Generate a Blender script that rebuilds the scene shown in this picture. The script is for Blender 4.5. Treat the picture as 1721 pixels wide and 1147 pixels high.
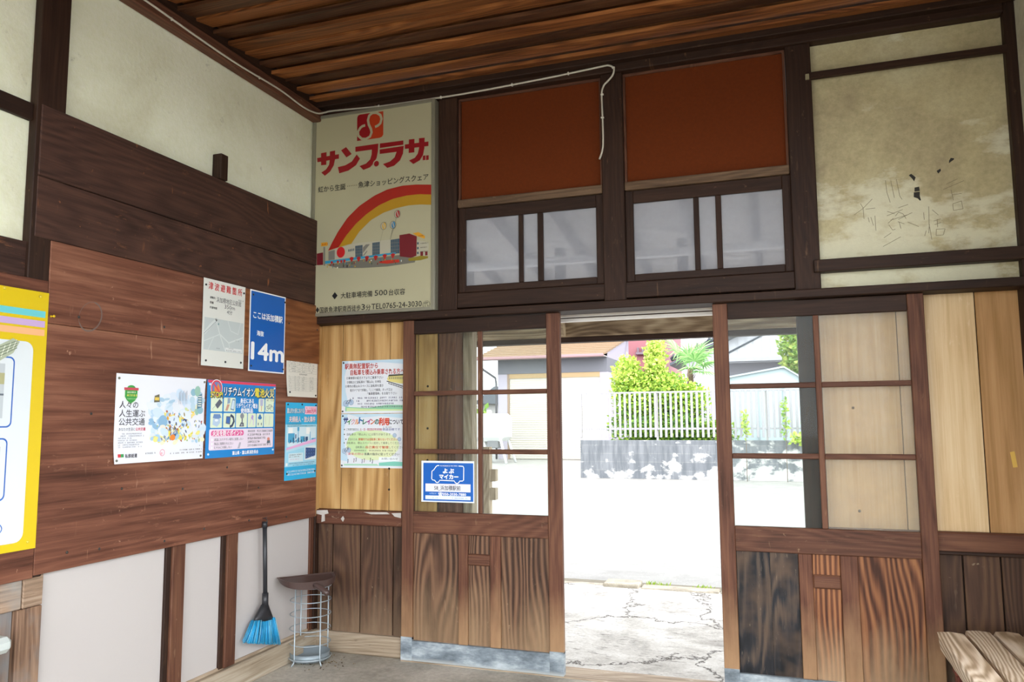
import bpy, bmesh, math, random
from mathutils import Vector, Matrix
import numpy as np

for _o in list(bpy.data.objects):
    bpy.data.objects.remove(_o)
SC = bpy.context.scene
COL = SC.collection
R = math.radians
random.seed(7)

# ------------------------------------------------------------------ camera, sky, exposure
cam_d = bpy.data.cameras.new('camera')
cam_d.sensor_width = 36.0
cam_d.lens = 36.0 * 1303.09 / 1721.0
cam_d.clip_start = 0.05
cam_d.clip_end = 400
cam = bpy.data.objects.new('camera', cam_d)
COL.objects.link(cam)
_yaw, _pit, _rol = R(-19.0591), R(5.8719), R(-0.4110)
_f = Vector((math.sin(_yaw) * math.cos(_pit), math.cos(_yaw) * math.cos(_pit), math.sin(_pit)))
_r = _f.cross(Vector((0, 0, 1))).normalized()
_u = _r.cross(_f)
_r2 = math.cos(_rol) * _r + math.sin(_rol) * _u
_u2 = -math.sin(_rol) * _r + math.cos(_rol) * _u
_m = Matrix((_r2, _u2, -_f)).transposed().to_4x4()
_m.translation = Vector((2.653, -4.011, 1.32))
cam.matrix_world = _m
SC.camera = cam

world = bpy.data.worlds.new('overcast_sky')
SC.world = world
world.use_nodes = True
_nt = world.node_tree
_bg = _nt.nodes['Background']
_tc = _nt.nodes.new('ShaderNodeTexCoord')
_sx = _nt.nodes.new('ShaderNodeSeparateXYZ')
_nt.links.new(_tc.outputs['Generated'], _sx.inputs[0])
_rp = _nt.nodes.new('ShaderNodeValToRGB')
_rp.color_ramp.elements[0].position = 0.0
_rp.color_ramp.elements[0].color = (0.90, 0.95, 1.0, 1)
_rp.color_ramp.elements[1].position = 0.9
_rp.color_ramp.elements[1].color = (1.0, 1.02, 1.06, 1)
_nt.links.new(_sx.outputs[2], _rp.inputs[0])
_nt.links.new(_rp.outputs[0], _bg.inputs[0])
# the haze is brighter on the side the sun stands (behind the camera and to its right)
_dp = _nt.nodes.new('ShaderNodeVectorMath'); _dp.operation = 'DOT_PRODUCT'
_nt.links.new(_tc.outputs['Generated'], _dp.inputs[0])
_dp.inputs[1].default_value = Vector((0.55, -0.75, 0.36)).normalized()
_mr = _nt.nodes.new('ShaderNodeMapRange')
_nt.links.new(_dp.outputs['Value'], _mr.inputs[0])
_mr.inputs[1].default_value = -0.2; _mr.inputs[2].default_value = 1.0
_mr.inputs[3].default_value = 0.75; _mr.inputs[4].default_value = 2.4
_nt.links.new(_mr.outputs[0], _bg.inputs[1])

sun_d = bpy.data.lights.new('hazy_sun', 'SUN')
sun_d.energy = 0.4
sun_d.angle = R(25)
sun_d.color = (1.0, 0.96, 0.9)
sun = bpy.data.objects.new('hazy_sun', sun_d)
COL.objects.link(sun)
sun.rotation_euler = (R(38), R(22), 0)      # high, from behind the station and its right-hand windows

vs = SC.view_settings
vs.view_transform = 'Standard'
vs.look = 'None'
vs.gamma = 1.0
vs.use_curve_mapping = False
vs.exposure = 1.98

SC.cycles.use_denoising = True
SC.cycles.max_bounces = 10
SC.cycles.diffuse_bounces = 6
SC.cycles.transparent_max_bounces = 16

# ------------------------------------------------------------------ node and material helpers
def S(h, a=1.0):
    h = h.lstrip('#')
    c = [int(h[i:i + 2], 16) / 255 for i in (0, 2, 4)]
    return tuple((x / 12.92 if x <= 0.04045 else ((x + 0.055) / 1.055) ** 2.4) for x in c) + (a,)

def N(nt, t, ins=None, **attrs):
    n = nt.nodes.new(t)
    for k, v in attrs.items():
        setattr(n, k, v)
    for k, v in (ins or {}).items():
        s = n.inputs[k]
        if isinstance(v, bpy.types.NodeSocket):
            nt.links.new(v, s)
        else:
            s.default_value = v
    return n

def MIX(nt, f, a, b, blend='MIX'):
    n = N(nt, 'ShaderNodeMix', data_type='RGBA', blend_type=blend)
    for i, v in ((0, f), (6, a), (7, b)):
        if isinstance(v, bpy.types.NodeSocket):
            nt.links.new(v, n.inputs[i])
        else:
            n.inputs[i].default_value = v
    return n.outputs[2]

def M(nt, op, a, b=0.0, clamp=False):
    n = N(nt, 'ShaderNodeMath', {0: a, 1: b}, operation=op)
    n.use_clamp = clamp
    return n.outputs[0]

def RAMP(nt, f, stops, interp='LINEAR'):
    n = N(nt, 'ShaderNodeValToRGB', {0: f})
    cr = n.color_ramp
    cr.interpolation = interp
    while len(cr.elements) < len(stops):
        cr.elements.new(0.5)
    for e, (p, c) in zip(cr.elements, stops):
        e.position = p
        e.color = c if not isinstance(c, (int, float)) else (c, c, c, 1)
    return n.outputs[0]

def new_mat(name):
    m = bpy.data.materials.new(name)
    m.use_nodes = True
    nt = m.node_tree
    return m, nt, nt.nodes['Principled BSDF']

def coords(nt, spread=23.0):
    tc = N(nt, 'ShaderNodeTexCoord')
    oi = N(nt, 'ShaderNodeObjectInfo')
    k = M(nt, 'MULTIPLY', oi.outputs['Random'], spread)
    v = N(nt, 'ShaderNodeVectorMath', {0: tc.outputs['Object'], 1: k}, operation='ADD').outputs[0]
    return v, oi.outputs['Random'], tc.outputs['Object']

def wood(name, dark, mid, light, axis='z', across=26, along=1.3, rough=0.62, bump=0.25, rings=0.35, ringscale=7,
         blotch=0.5, wear=None, wear_amt=0.5, fade=None, fade_z=(0.1, 0.6), vary=0.3, stain=None, wander=0.3, tint=None, scratch=None, scratch_amt=0.8):
    m, nt, P = new_mat(name)
    v, rnd, oc = coords(nt)
    sp = N(nt, 'ShaderNodeSeparateXYZ', {0: v})
    ax = {'x': (1, 2, 0), 'y': (0, 2, 1), 'z': (0, 1, 2)}[axis]
    a, b, l = (sp.outputs[i] for i in ax)
    s = M(nt, 'ADD', a, b)
    d = M(nt, 'SUBTRACT', a, b)
    def vec(ka, kl):
        return N(nt, 'ShaderNodeCombineXYZ', {0: M(nt, 'MULTIPLY', s, ka), 1: M(nt, 'MULTIPLY', d, ka * 0.3),
                                              2: M(nt, 'MULTIPLY', l, kl)}).outputs[0]
    g1 = N(nt, 'ShaderNodeTexNoise', {'Vector': vec(across * 1.6, along), 'Scale': 2.2, 'Detail': 8, 'Roughness': 0.68, 'Distortion': 0.4}).outputs[0]
    w0 = N(nt, 'ShaderNodeTexNoise', {'Vector': vec(3.0, 0.55), 'Scale': 1.0, 'Detail': 2.5, 'Roughness': 0.45}).outputs[0]
    ws_ = M(nt, 'ADD', M(nt, 'MULTIPLY', s, 0.35), M(nt, 'MULTIPLY', w0, wander))
    wj = N(nt, 'ShaderNodeTexNoise', {'Vector': vec(60, 1.5), 'Scale': 1.0, 'Detail': 3, 'Roughness': 0.6}).outputs[0]
    ph = M(nt, 'ADD', M(nt, 'MULTIPLY', ws_, ringscale * 62.0), M(nt, 'MULTIPLY', wj, 2.2))
    sw = M(nt, 'SINE', ph)
    wv = M(nt, 'ADD', M(nt, 'MULTIPLY', sw, 0.5), 0.5)
    g2 = N(nt, 'ShaderNodeTexNoise', {'Vector': vec(3.2, 0.9), 'Scale': 1.5, 'Detail': 3, 'Roughness': 0.5}).outputs[0]
    f = M(nt, 'ADD', M(nt, 'MULTIPLY', g1, 1.0 - rings), M(nt, 'MULTIPLY', wv, rings))
    f = M(nt, 'ADD', f, M(nt, 'MULTIPLY', M(nt, 'SUBTRACT', g2, 0.5), blotch))
    col = RAMP(nt, f, [(0.24, S(dark)), (0.5, S(mid)), (0.78, S(light))])
    if stain:
        n3 = N(nt, 'ShaderNodeTexNoise', {'Vector': v, 'Scale': 3.0, 'Detail': 4, 'Roughness': 0.6}).outputs[0]
        col = MIX(nt, RAMP(nt, n3, [(0.45, 0.0), (0.62, 0.85)]), col, S(stain))
    if wear:
        n4 = N(nt, 'ShaderNodeTexNoise', {'Vector': vec(9, 2.6), 'Scale': 4.5, 'Detail': 7, 'Roughness': 0.75}).outputs[0]
        n5 = N(nt, 'ShaderNodeTexNoise', {'Vector': v, 'Scale': 1.7, 'Detail': 2}).outputs[0]
        k = M(nt, 'MULTIPLY', RAMP(nt, n4, [(0.60, 0.0), (0.68, 1.0)]), RAMP(nt, n5, [(0.42, 0.1), (0.62, 1.0)]))
        col = MIX(nt, M(nt, 'MULTIPLY', k, wear_amt), col, S(wear))
    if scratch:
        qx = N(nt, 'ShaderNodeCombineXYZ', {0: M(nt, 'MULTIPLY', l if axis != 'z' else s, 34), 1: M(nt, 'MULTIPLY', b if axis != 'z' else l, 5.5), 2: 0.0}).outputs[0]
        n6 = N(nt, 'ShaderNodeTexNoise', {'Vector': qx, 'Scale': 1.0, 'Detail': 3, 'Roughness': 0.55}).outputs[0]
        n7 = N(nt, 'ShaderNodeTexNoise', {'Vector': v, 'Scale': 26, 'Detail': 4, 'Roughness': 0.6}).outputs[0]
        n8 = N(nt, 'ShaderNodeTexNoise', {'Vector': v, 'Scale': 2.6, 'Detail': 2}).outputs[0]
        k = M(nt, 'MAXIMUM', M(nt, 'MULTIPLY', RAMP(nt, n6, [(0.66, 0.0), (0.72, 1.0)]), RAMP(nt, n8, [(0.45, 0.0), (0.6, 1.0)])), RAMP(nt, n7, [(0.70, 0.0), (0.74, 0.8)]))
        col = MIX(nt, M(nt, 'MULTIPLY', k, scratch_amt), col, S(scratch))
    if fade:
        so = N(nt, 'ShaderNodeSeparateXYZ', {0: oc}).outputs[2]
        nz = N(nt, 'ShaderNodeTexNoise', {'Vector': vec(5, 1.2), 'Scale': 2.0, 'Detail': 5, 'Roughness': 0.6}).outputs[0]
        t = M(nt, 'ADD', so, M(nt, 'MULTIPLY', M(nt, 'SUBTRACT', nz, 0.5), 0.55))
        k = N(nt, 'ShaderNodeMapRange', {0: t, 1: fade_z[0], 2: fade_z[1], 3: 0.85, 4: 0.0}).outputs[0]
        col = MIX(nt, k, col, S(fade))
    if tint:
        col = MIX(nt, 1.0, col, tuple(tint) + (1,), 'MULTIPLY')
    if vary:
        k = M(nt, 'ADD', M(nt, 'MULTIPLY', rnd, vary), 1.0 - vary / 2)
        hs = N(nt, 'ShaderNodeHueSaturation', {'Value': k, 'Color': col})
        col = hs.outputs[0]
    nt.links.new(col, P.inputs['Base Color'])
    P.inputs['Roughness'].default_value = rough
    P.inputs['Specular IOR Level'].default_value = 0.28
    if bump:
        bp = N(nt, 'ShaderNodeBump', {'Height': f, 'Strength': bump, 'Distance': 0.004})
        nt.links.new(bp.outputs[0], P.inputs['Normal'])
    return m

def plain(name, col, rough=0.5, metal=0.0, spec=0.5, noise=0.0, nscale=8, bump=0.0):
    m, nt, P = new_mat(name)
    P.inputs['Base Color'].default_value = S(col)
    P.inputs['Roughness'].default_value = rough
    P.inputs['Metallic'].default_value = metal
    P.inputs['Specular IOR Level'].default_value = spec
    if noise or bump:
        v, rnd, oc = coords(nt)
        n = N(nt, 'ShaderNodeTexNoise', {'Vector': v, 'Scale': nscale, 'Detail': 6, 'Roughness': 0.6}).outputs[0]
        if noise:
            k = M(nt, 'ADD', M(nt, 'MULTIPLY', M(nt, 'SUBTRACT', n, 0.5), 2 * noise), 1.0)
            hs = N(nt, 'ShaderNodeHueSaturation', {'Value': k, 'Color': S(col)})
            nt.links.new(hs.outputs[0], P.inputs['Base Color'])
        if bump:
            bp = N(nt, 'ShaderNodeBump', {'Height': n, 'Strength': bump, 'Distance': 0.01})
            nt.links.new(bp.outputs[0], P.inputs['Normal'])
    return m

_INK = {}
def ink(col, rough=0.45):
    k = (col, rough)
    if k not in _INK:
        m = plain('print_' + col.lstrip('#'), col, rough, 0, 0.4)
        _INK[k] = m
    return _INK[k]

def plaster(name, c1, c2, c3, flake=None, scale=1.3):
    m, nt, P = new_mat(name)
    v, rnd, oc = coords(nt, 5)
    n1 = N(nt, 'ShaderNodeTexNoise', {'Vector': v, 'Scale': scale, 'Detail': 5, 'Roughness': 0.6, 'Distortion': 0.4}).outputs[0]
    col = RAMP(nt, n1, [(0.3, S(c3)), (0.5, S(c2)), (0.7, S(c1))])
    n2 = N(nt, 'ShaderNodeTexNoise', {'Vector': v, 'Scale': 45, 'Detail': 5, 'Roughness': 0.7}).outputs[0]
    col = MIX(nt, 0.35, col, RAMP(nt, n2, [(0.3, 0.32), (0.7, 0.68)]), 'OVERLAY')
    n3 = N(nt, 'ShaderNodeTexNoise', {'Vector': v, 'Scale': 9, 'Detail': 6, 'Roughness': 0.75}).outputs[0]
    col = MIX(nt, M(nt, 'MULTIPLY', RAMP(nt, n3, [(0.64, 0.0), (0.74, 1.0)]), 0.4), col, S('#6b6450'))
    if flake:
        mp = N(nt, 'ShaderNodeMapping', {'Vector': v, 'Scale': (1.6, 1.6, 3.2)}).outputs[0]
        n4 = N(nt, 'ShaderNodeTexNoise', {'Vector': mp, 'Scale': 2.1, 'Detail': 7, 'Roughness': 0.62}).outputs[0]
        zz = N(nt, 'ShaderNodeSeparateXYZ', {0: oc}).outputs[2]
        low = N(nt, 'ShaderNodeMapRange', {0: zz, 1: 2.95, 2: 2.15, 3: -0.10, 4: 0.15}).outputs[0]
        k = RAMP(nt, M(nt, 'ADD', n4, low), [(0.545, 0.0), (0.585, 0.35), (0.64, 0.7)])
        col = MIX(nt, k, col, S(flake))
    nt.links.new(col, P.inputs['Base Color'])
    P.inputs['Roughness'].default_value = 0.92
    P.inputs['Specular IOR Level'].default_value = 0.15
    bp = N(nt, 'ShaderNodeBump', {'Height': n2, 'Strength': 0.35, 'Distance': 0.006})
    nt.links.new(bp.outputs[0], P.inputs['Normal'])
    return m

def glass(name, tint='#eef4f2', dust=0.05, dustcol='#d8d8d0', gloss=1.0, frost=0.0):
    m, nt, P = new_mat(name)
    nt.nodes.remove(P)
    out = nt.nodes['Material Output']
    tr = N(nt, 'ShaderNodeBsdfTransparent', {0: S(tint)})
    gl = N(nt, 'ShaderNodeBsdfGlossy', {0: (1, 1, 1, 1), 'Roughness': 0.03})
    fr = N(nt, 'ShaderNodeFresnel', {'IOR': 1.35})
    a = N(nt, 'ShaderNodeMixShader', {0: M(nt, 'MULTIPLY', fr.outputs[0], gloss), 1: tr.outputs[0], 2: gl.outputs[0]})
    v, rnd, oc = coords(nt)
    n = N(nt, 'ShaderNodeTexNoise', {'Vector': v, 'Scale': 6, 'Detail': 7, 'Roughness': 0.7}).outputs[0]
    df = N(nt, 'ShaderNodeBsdfDiffuse', {0: S(dustcol)})
    tl = N(nt, 'ShaderNodeBsdfTranslucent', {0: S(dustcol)})
    dd = N(nt, 'ShaderNodeMixShader', {0: 0.5 if not frost else 0.72, 1: df.outputs[0], 2: tl.outputs[0]})
    k = M(nt, 'MULTIPLY', RAMP(nt, n, [(0.3, 0.85 if frost else 0.6), (0.7, 1.0)]), dust)
    b = N(nt, 'ShaderNodeMixShader', {0: k, 1: a.outputs[0], 2: dd.outputs[0]})
    nt.links.new(b.outputs[0], out.inputs[0])
    return m

# ------------------------------------------------------------------ mesh builder
class MB:
    def __init__(self):
        self.v, self.f, self.mi, self.sm, self.mats = [], [], [], [], []
    def m(self, mat):
        if mat not in self.mats:
            self.mats.append(mat)
        return self.mats.index(mat)
    def add(self, verts, faces, mat, smooth=False):
        o = len(self.v)
        k = self.m(mat)
        self.v += [tuple(p) for p in verts]
        for f in faces:
            self.f.append([i + o for i in f])
            self.mi.append(k)
            self.sm.append(smooth)
        return o
    def box(self, x0, x1, y0, y1, z0, z1, mat, bev=0.003):
        x0, x1 = min(x0, x1), max(x0, x1); y0, y1 = min(y0, y1), max(y0, y1); z0, z1 = min(z0, z1), max(z0, z1)
        b = min(bev, (x1 - x0) * .4, (y1 - y0) * .4, (z1 - z0) * .4)
        lo, hi = (x0, y0, z0), (x1, y1, z1)
        if b <= 0:
            vs_ = [(lo[0] if i & 1 == 0 else hi[0], lo[1] if i & 2 == 0 else hi[1], lo[2] if i & 4 == 0 else hi[2]) for i in range(8)]
            return self.add(vs_, [(0, 2, 3, 1), (4, 5, 7, 6), (0, 1, 5, 4), (2, 6, 7, 3), (0, 4, 6, 2), (1, 3, 7, 5)], mat)
        vs_, idx = [], {}
        for c in range(8):
            s = [(c >> k) & 1 for k in range(3)]
            for k in range(3):
                p = [0, 0, 0]
                for j in range(3):
                    e = hi[j] if s[j] else lo[j]
                    p[j] = e if j == k else (e - b if s[j] else e + b)
                idx[c, k] = len(vs_)
                vs_.append(p)
        fs = []
        for k in range(3):
            i, j = [q for q in range(3) if q != k]
            for s in (0, 1):
                cs = [(s << k) | (a << i) | (bb << j) for a, bb in ((0, 0), (1, 0), (1, 1), (0, 1))]
                fs.append([idx[c, k] for c in cs])
        for k in range(3):
            i, j = [q for q in range(3) if q != k]
            for a in (0, 1):
                for bb in (0, 1):
                    c0 = (a << i) | (bb << j)
                    c1 = c0 | (1 << k)
                    fs.append([idx[c0, i], idx[c1, i], idx[c1, j], idx[c0, j]])
        for c in range(8):
            fs.append([idx[c, 0], idx[c, 1], idx[c, 2]])
        return self.add(vs_, fs, mat)
    def prism(self, poly, fn, d0, d1, mat):
        n = len(poly)
        vs_ = [fn(p[0], p[1], d0) for p in poly] + [fn(p[0], p[1], d1) for p in poly]
        fs = [list(range(n)), list(range(2 * n - 1, n - 1, -1))] + [[i, (i + 1) % n, n + (i + 1) % n, n + i] for i in range(n)]
        return self.add(vs_, fs, mat)
    def tube(self, pts, r, mat, n=8, closed=False, caps=True):
        P_ = [Vector(p) for p in pts]
        m = len(P_)
        rr = r if isinstance(r, (list, tuple)) else [r] * m
        up = None
        vs_ = []
        for i in range(m):
            if closed:
                t = P_[(i + 1) % m] - P_[i - 1]
            else:
                t = P_[min(i + 1, m - 1)] - P_[max(i - 1, 0)]
            t.normalize()
            if up is None:
                up = t.orthogonal().normalized()
            up = (up - t * up.dot(t))
            if up.length < 1e-6:
                up = t.orthogonal()
            up.normalize()
            w = t.cross(up)
            for k in range(n):
                a = 2 * math.pi * k / n
                vs_.append(P_[i] + (up * math.cos(a) + w * math.sin(a)) * rr[i])
        fs = []
        for i in range(m if closed else m - 1):
            for k in range(n):
                fs.append([i * n + k, i * n + (k + 1) % n, ((i + 1) % m) * n + (k + 1) % n, ((i + 1) % m) * n + k])
        if caps and not closed:
            fs += [list(range(n))[::-1], [(m - 1) * n + k for k in range(n)]]
        return self.add(vs_, fs, mat, True)
    def lathe(self, prof, c, mat, n=24, smooth=True):
        vs_ = [(c[0] + r * math.cos(2 * math.pi * k / n), c[1] + r * math.sin(2 * math.pi * k / n), c[2] + z) for r, z in prof for k in range(n)]
        fs = [[i * n + k, i * n + (k + 1) % n, (i + 1) * n + (k + 1) % n, (i + 1) * n + k] for i in range(len(prof) - 1) for k in range(n)]
        fs += [list(range(n))[::-1], [(len(prof) - 1) * n + k for k in range(n)]]
        return self.add(vs_, fs, mat, smooth)
    def move(self, start, mtx):
        for i in range(start, len(self.v)):
            self.v[i] = tuple(mtx @ Vector(self.v[i]))
    def build(self, name, parent=None, recalc=True):
        me = bpy.data.meshes.new(name)
        off = Vector((0, 0, 0))
        p = parent
        while p is not None:
            off += p.location
            p = p.parent
        me.from_pydata([(a - off.x, b - off.y, c - off.z) for a, b, c in self.v], [], self.f)
        for mt in self.mats:
            me.materials.append(mt)
        me.polygons.foreach_set('material_index', self.mi)
        me.polygons.foreach_set('use_smooth', self.sm)
        if recalc:
            bm = bmesh.new()
            bm.from_mesh(me)
            bmesh.ops.recalc_face_normals(bm, faces=bm.faces)
            bm.to_mesh(me)
            bm.free()
        me.update()
        o = bpy.data.objects.new(name, me)
        COL.objects.link(o)
        if parent:
            o.parent = parent
        return o

def tag(o, label=None, cat=None, group=None, kind=None):
    if label: o['label'] = label
    if cat: o['category'] = cat
    if group: o['group'] = group
    if kind: o['kind'] = kind
    return o

def root(name, loc, label=None, cat=None, group=None, kind=None):
    o = bpy.data.objects.new(name, None)
    o.empty_display_size = 0.1
    o.location = loc
    COL.objects.link(o)
    return tag(o, label, cat, group, kind)

def bx(name, parent, mat, *b, bev=0.003, kind=None):
    m = MB()
    m.box(*b, mat, bev)
    o = m.build(name, parent)
    if kind: o['kind'] = kind
    return o

def copy_tree(o, parent=None):
    c = o.copy()
    COL.objects.link(c)
    c.parent = parent
    for ch in list(o.children):
        copy_tree(ch, c)
    return c

# ------------------------------------------------------------------ flat printed matter (posters, signs, cards)
_GLYPH = {}
def glyphs(s):
    if s not in _GLYPH:
        cu = bpy.data.curves.new('t', 'FONT')
        cu.body = s
        cu.size = 1.0
        cu.resolution_u = 2
        ob = bpy.data.objects.new('t', cu)
        me = bpy.data.meshes.new_from_object(ob)
        _GLYPH[s] = ([tuple(v.co) for v in me.vertices], [list(p.vertices) for p in me.polygons])
        bpy.data.objects.remove(ob)
        bpy.data.curves.remove(cu)
        bpy.data.meshes.remove(me)
    return _GLYPH[s]

class Sheet:
    """a flat print on a wall: u runs 0-100 across the width, v upward in the same unit"""
    def __init__(self, rt, O, U, V, Nn, w, h, curl=None):
        self.rt, self.O, self.U, self.V, self.N = rt, Vector(O), Vector(U), Vector(V), Vector(Nn)
        self.k = w / 100.0
        self.H = h / self.k
        self.b = {}
        self.curl = curl
        self.lay = 1
    def P(self, u, v, n=0.0):
        c = self.curl(u, v) if self.curl else 0.0
        return self.O + self.U * (u * self.k) + self.V * (v * self.k) + self.N * (n + c)
    def B(self, name):
        return self.b.setdefault(name, MB())
    def z(self):
        return 0.0010 + 0.00035 * self.lay
    def poly(self, pts, mat, part='picture'):
        self.cnt = (getattr(self, 'cnt', 0) + 1) % 60
        self.B(part).add([self.P(u, v, self.z() + self.cnt * 4e-6) for u, v in pts], [list(range(len(pts)))], mat)
    def rect(self, u0, v0, u1, v1, mat, part='picture', r=0.0):
        if r:
            pts = []
            for cx_, cy_, a0 in ((u1 - r, v1 - r, 0), (u0 + r, v1 - r, 90), (u0 + r, v0 + r, 180), (u1 - r, v0 + r, 270)):
                for a in range(0, 91, 18):
                    pts.append((cx_ + r * math.cos(R(a0 + a)), cy_ + r * math.sin(R(a0 + a))))
            return self.poly(pts, mat, part)
        nx, ny = (max(1, round(abs(u1 - u0) / 7)), max(1, round(abs(v1 - v0) / 7))) if self.curl else (1, 1)
        vs_ = [self.P(u0 + (u1 - u0) * i / nx, v0 + (v1 - v0) * j / ny, self.z()) for j in range(ny + 1) for i in range(nx + 1)]
        fs = [[j * (nx + 1) + i, j * (nx + 1) + i + 1, (j + 1) * (nx + 1) + i + 1, (j + 1) * (nx + 1) + i] for j in range(ny) for i in range(nx)]
        self.B(part).add(vs_, fs, mat)
    def disc(self, u, v, ru, mat, part='picture', rv=None, n=20, rot=0):
        rv = rv or ru
        c, s = math.cos(R(rot)), math.sin(R(rot))
        pts = []
        for i in range(n):
            a = 2 * math.pi * i / n
            x, y = ru * math.cos(a), rv * math.sin(a)
            pts.append((u + x * c - y * s, v + x * s + y * c))
        self.poly(pts, mat, part)
    def stroke(self, pts, w, mat, part='picture', closed=False):
        n = len(pts)
        L_, R_ = [], []
        for i in range(n):
            a = pts[i - 1] if (i > 0 or closed) else pts[i]
            b = pts[(i + 1) % n] if (i < n - 1 or closed) else pts[i]
            dx, dy = b[0] - a[0], b[1] - a[1]
            l = math.hypot(dx, dy) or 1
            L_.append((pts[i][0] - dy / l * w / 2, pts[i][1] + dx / l * w / 2))
            R_.append((pts[i][0] + dy / l * w / 2, pts[i][1] - dx / l * w / 2))
        vs_ = [self.P(u, v, self.z()) for u, v in L_ + R_]
        fs = [[i, (i + 1) % n, n + (i + 1) % n, n + i] for i in range(n if closed else n - 1)]
        self.B(part).add(vs_, fs, mat)
    def ring(self, u, v, r, w, mat, part='picture', rv=None):
        rv = rv or r
        self.stroke([(u + r * math.cos(2 * math.pi * i / 28), v + rv * math.sin(2 * math.pi * i / 28)) for i in range(28)], w, mat, part, True)
    def text(self, s, u, v, h, mat, part='lettering', bold=0.0, w=None, al='l', shear=0.0, rot=0.0):
        vs_, fs = glyphs(s)
        if not vs_:
            return
        x0 = min(p[0] for p in vs_); x1 = max(p[0] for p in vs_)
        sc = h / 0.88
        kx = sc if w is None else w / max(x1 - x0, 1e-6)
        W = (x1 - x0) * kx
        ou = u - (0 if al == 'l' else W / 2 if al == 'c' else W)
        offs = [(0, 0)] if not bold else [(-bold, 0), (bold, 0), (0, bold), (0, -bold)]
        c, sn = math.cos(R(rot)), math.sin(R(rot))
        for k, (dx, dy) in enumerate(offs):
            pts = []
            for p in vs_:
                a = (p[0] - x0 + dx) * kx + shear * p[1] * sc
                b = (p[1] + dy) * sc
                pts.append(self.P(ou + a * c - b * sn, v + a * sn + b * c, self.z() + k * 1e-5))
            self.B(part).add(pts, fs, mat)
    def greek(self, u, v, w, h, mat, part='lettering', dens=0.8):
        """a line of print too small to read: a row of character-sized specks"""
        x = u
        rnd = random.Random(int(u * 131 + v * 977))
        while x < u + w:
            if rnd.random() < dens:
                cw = h * rnd.uniform(0.55, 0.85)
                t = h * 0.16
                self.rect(x, v + h * rnd.uniform(.05, .2), x + cw, v + h * rnd.uniform(.05, .2) + t, mat, part)
                self.rect(x + cw * .1, v + h * .75, x + cw * rnd.uniform(.7, 1), v + h * .75 + t, mat, part)
                q = x + cw * rnd.uniform(.2, .7)
                self.rect(q, v + h * .08, q + t, v + h * .92, mat, part)
                if rnd.random() < .6:
                    self.rect(x, v + h * .42, x + cw, v + h * .42 + t, mat, part)
            x += h
    def finish(self, sheet_mat, thick=0.0006, tacks=(), tack_mat=None, sheet_name='sheet', order=None):
        nx, ny = (20, max(4, round(20 * self.H / 100))) if self.curl else (1, 1)
        m = MB()
        g = lambda n: [self.P(100 * i / nx, self.H * j / ny, n) for j in range(ny + 1) for i in range(nx + 1)]
        k = (nx + 1) * (ny + 1)
        idx = lambda i, j, t: t * k + j * (nx + 1) + i
        fs = []
        for j in range(ny):
            for i in range(nx):
                fs.append([idx(i, j, 1), idx(i + 1, j, 1), idx(i + 1, j + 1, 1), idx(i, j + 1, 1)])
                fs.append([idx(i, j, 0), idx(i, j + 1, 0), idx(i + 1, j + 1, 0), idx(i + 1, j, 0)])
        for i in range(nx):
            fs.append([idx(i, 0, 0), idx(i + 1, 0, 0), idx(i + 1, 0, 1), idx(i, 0, 1)])
            fs.append([idx(i, ny, 1), idx(i + 1, ny, 1), idx(i + 1, ny, 0), idx(i, ny, 0)])
        for j in range(ny):
            fs.append([idx(0, j, 1), idx(0, j + 1, 1), idx(0, j + 1, 0), idx(0, j, 0)])
            fs.append([idx(nx, j, 0), idx(nx, j + 1, 0), idx(nx, j + 1, 1), idx(nx, j, 1)])
        m.add(g(0.0) + g(thick), fs, sheet_mat)
        m.build(sheet_name, self.rt)
        for name, b in self.b.items():
            b.build(name, self.rt, recalc=False)
        for u, v in tacks:
            t = MB()
            c = self.P(u, v, thick)
            s = t.lathe([(0.0052, 0), (0.0056, 0.002), (0.0045, 0.0042), (0.002, 0.0055)], (0, 0, 0), tack_mat, 10)
            q = self.N.to_track_quat('Z', 'Y').to_matrix().to_4x4()
            q.translation = c
            t.move(s, q)
            t.build('thumbtack', self.rt)
# ------------------------------------------------------------------ materials of the building
W = {}
for ax in 'xyz':
    W['post' + ax] = wood('dark_post_' + ax, '#33231b', '#463227', '#5c4638', ax, rings=.12, tint=(.46, .36, .28), wear='#a8937a', wear_amt=.3, scratch='#a58a70', scratch_amt=.5, vary=.25)
    W['door' + ax] = wood('door_cedar_' + ax, '#56382c', '#7a5445', '#96705c', ax, rings=.16, tint=(.57, .49, .40), wear='#c9a98c', wear_amt=.4, scratch='#d9c0a4', scratch_amt=.5, vary=.2)
    W['worn' + ax] = wood('worn_wood_' + ax, '#75634f', '#a5927c', '#c9b9a2', ax, rings=.14, wear='#e8dfd0', wear_amt=.6, vary=.2)
W['stile'] = wood('door_stile', '#523427', '#7b5546', '#9c745c', 'z', rings=.12, tint=(.58, .495, .41), fade='#d8ba96', fade_z=(.04, .46), wear='#c9a98c', wear_amt=.3, vary=.2)
W['doorboard'] = wood('door_board', '#463329', '#765a4a', '#9c7d66', 'z', tint=(.58, .51, .44), scratch='#d8c4aa', scratch_amt=.5, across=22, rings=.45, ringscale=11, wander=.16, fade='#b9a184', fade_z=(.05, .42), wear='#cdb79c', wear_amt=.35, bump=.5)
W['doorboard_red'] = wood('door_board_red', '#4d2f22', '#875a41', '#b9865f', 'z', tint=(.66, .58, .5), across=24, rings=.42, ringscale=12, wander=.14, fade='#c9b295', fade_z=(.05, .38), wear='#5a3d2c', wear_amt=.5, bump=.5)
W['black'] = wood('blackened_board', '#131315', '#26262a', '#5b4c40', 'z', across=14, rings=.3, blotch=.9, stain='#5d4a3b', wear='#b9a48a', wear_amt=.3, bump=.5)
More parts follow.
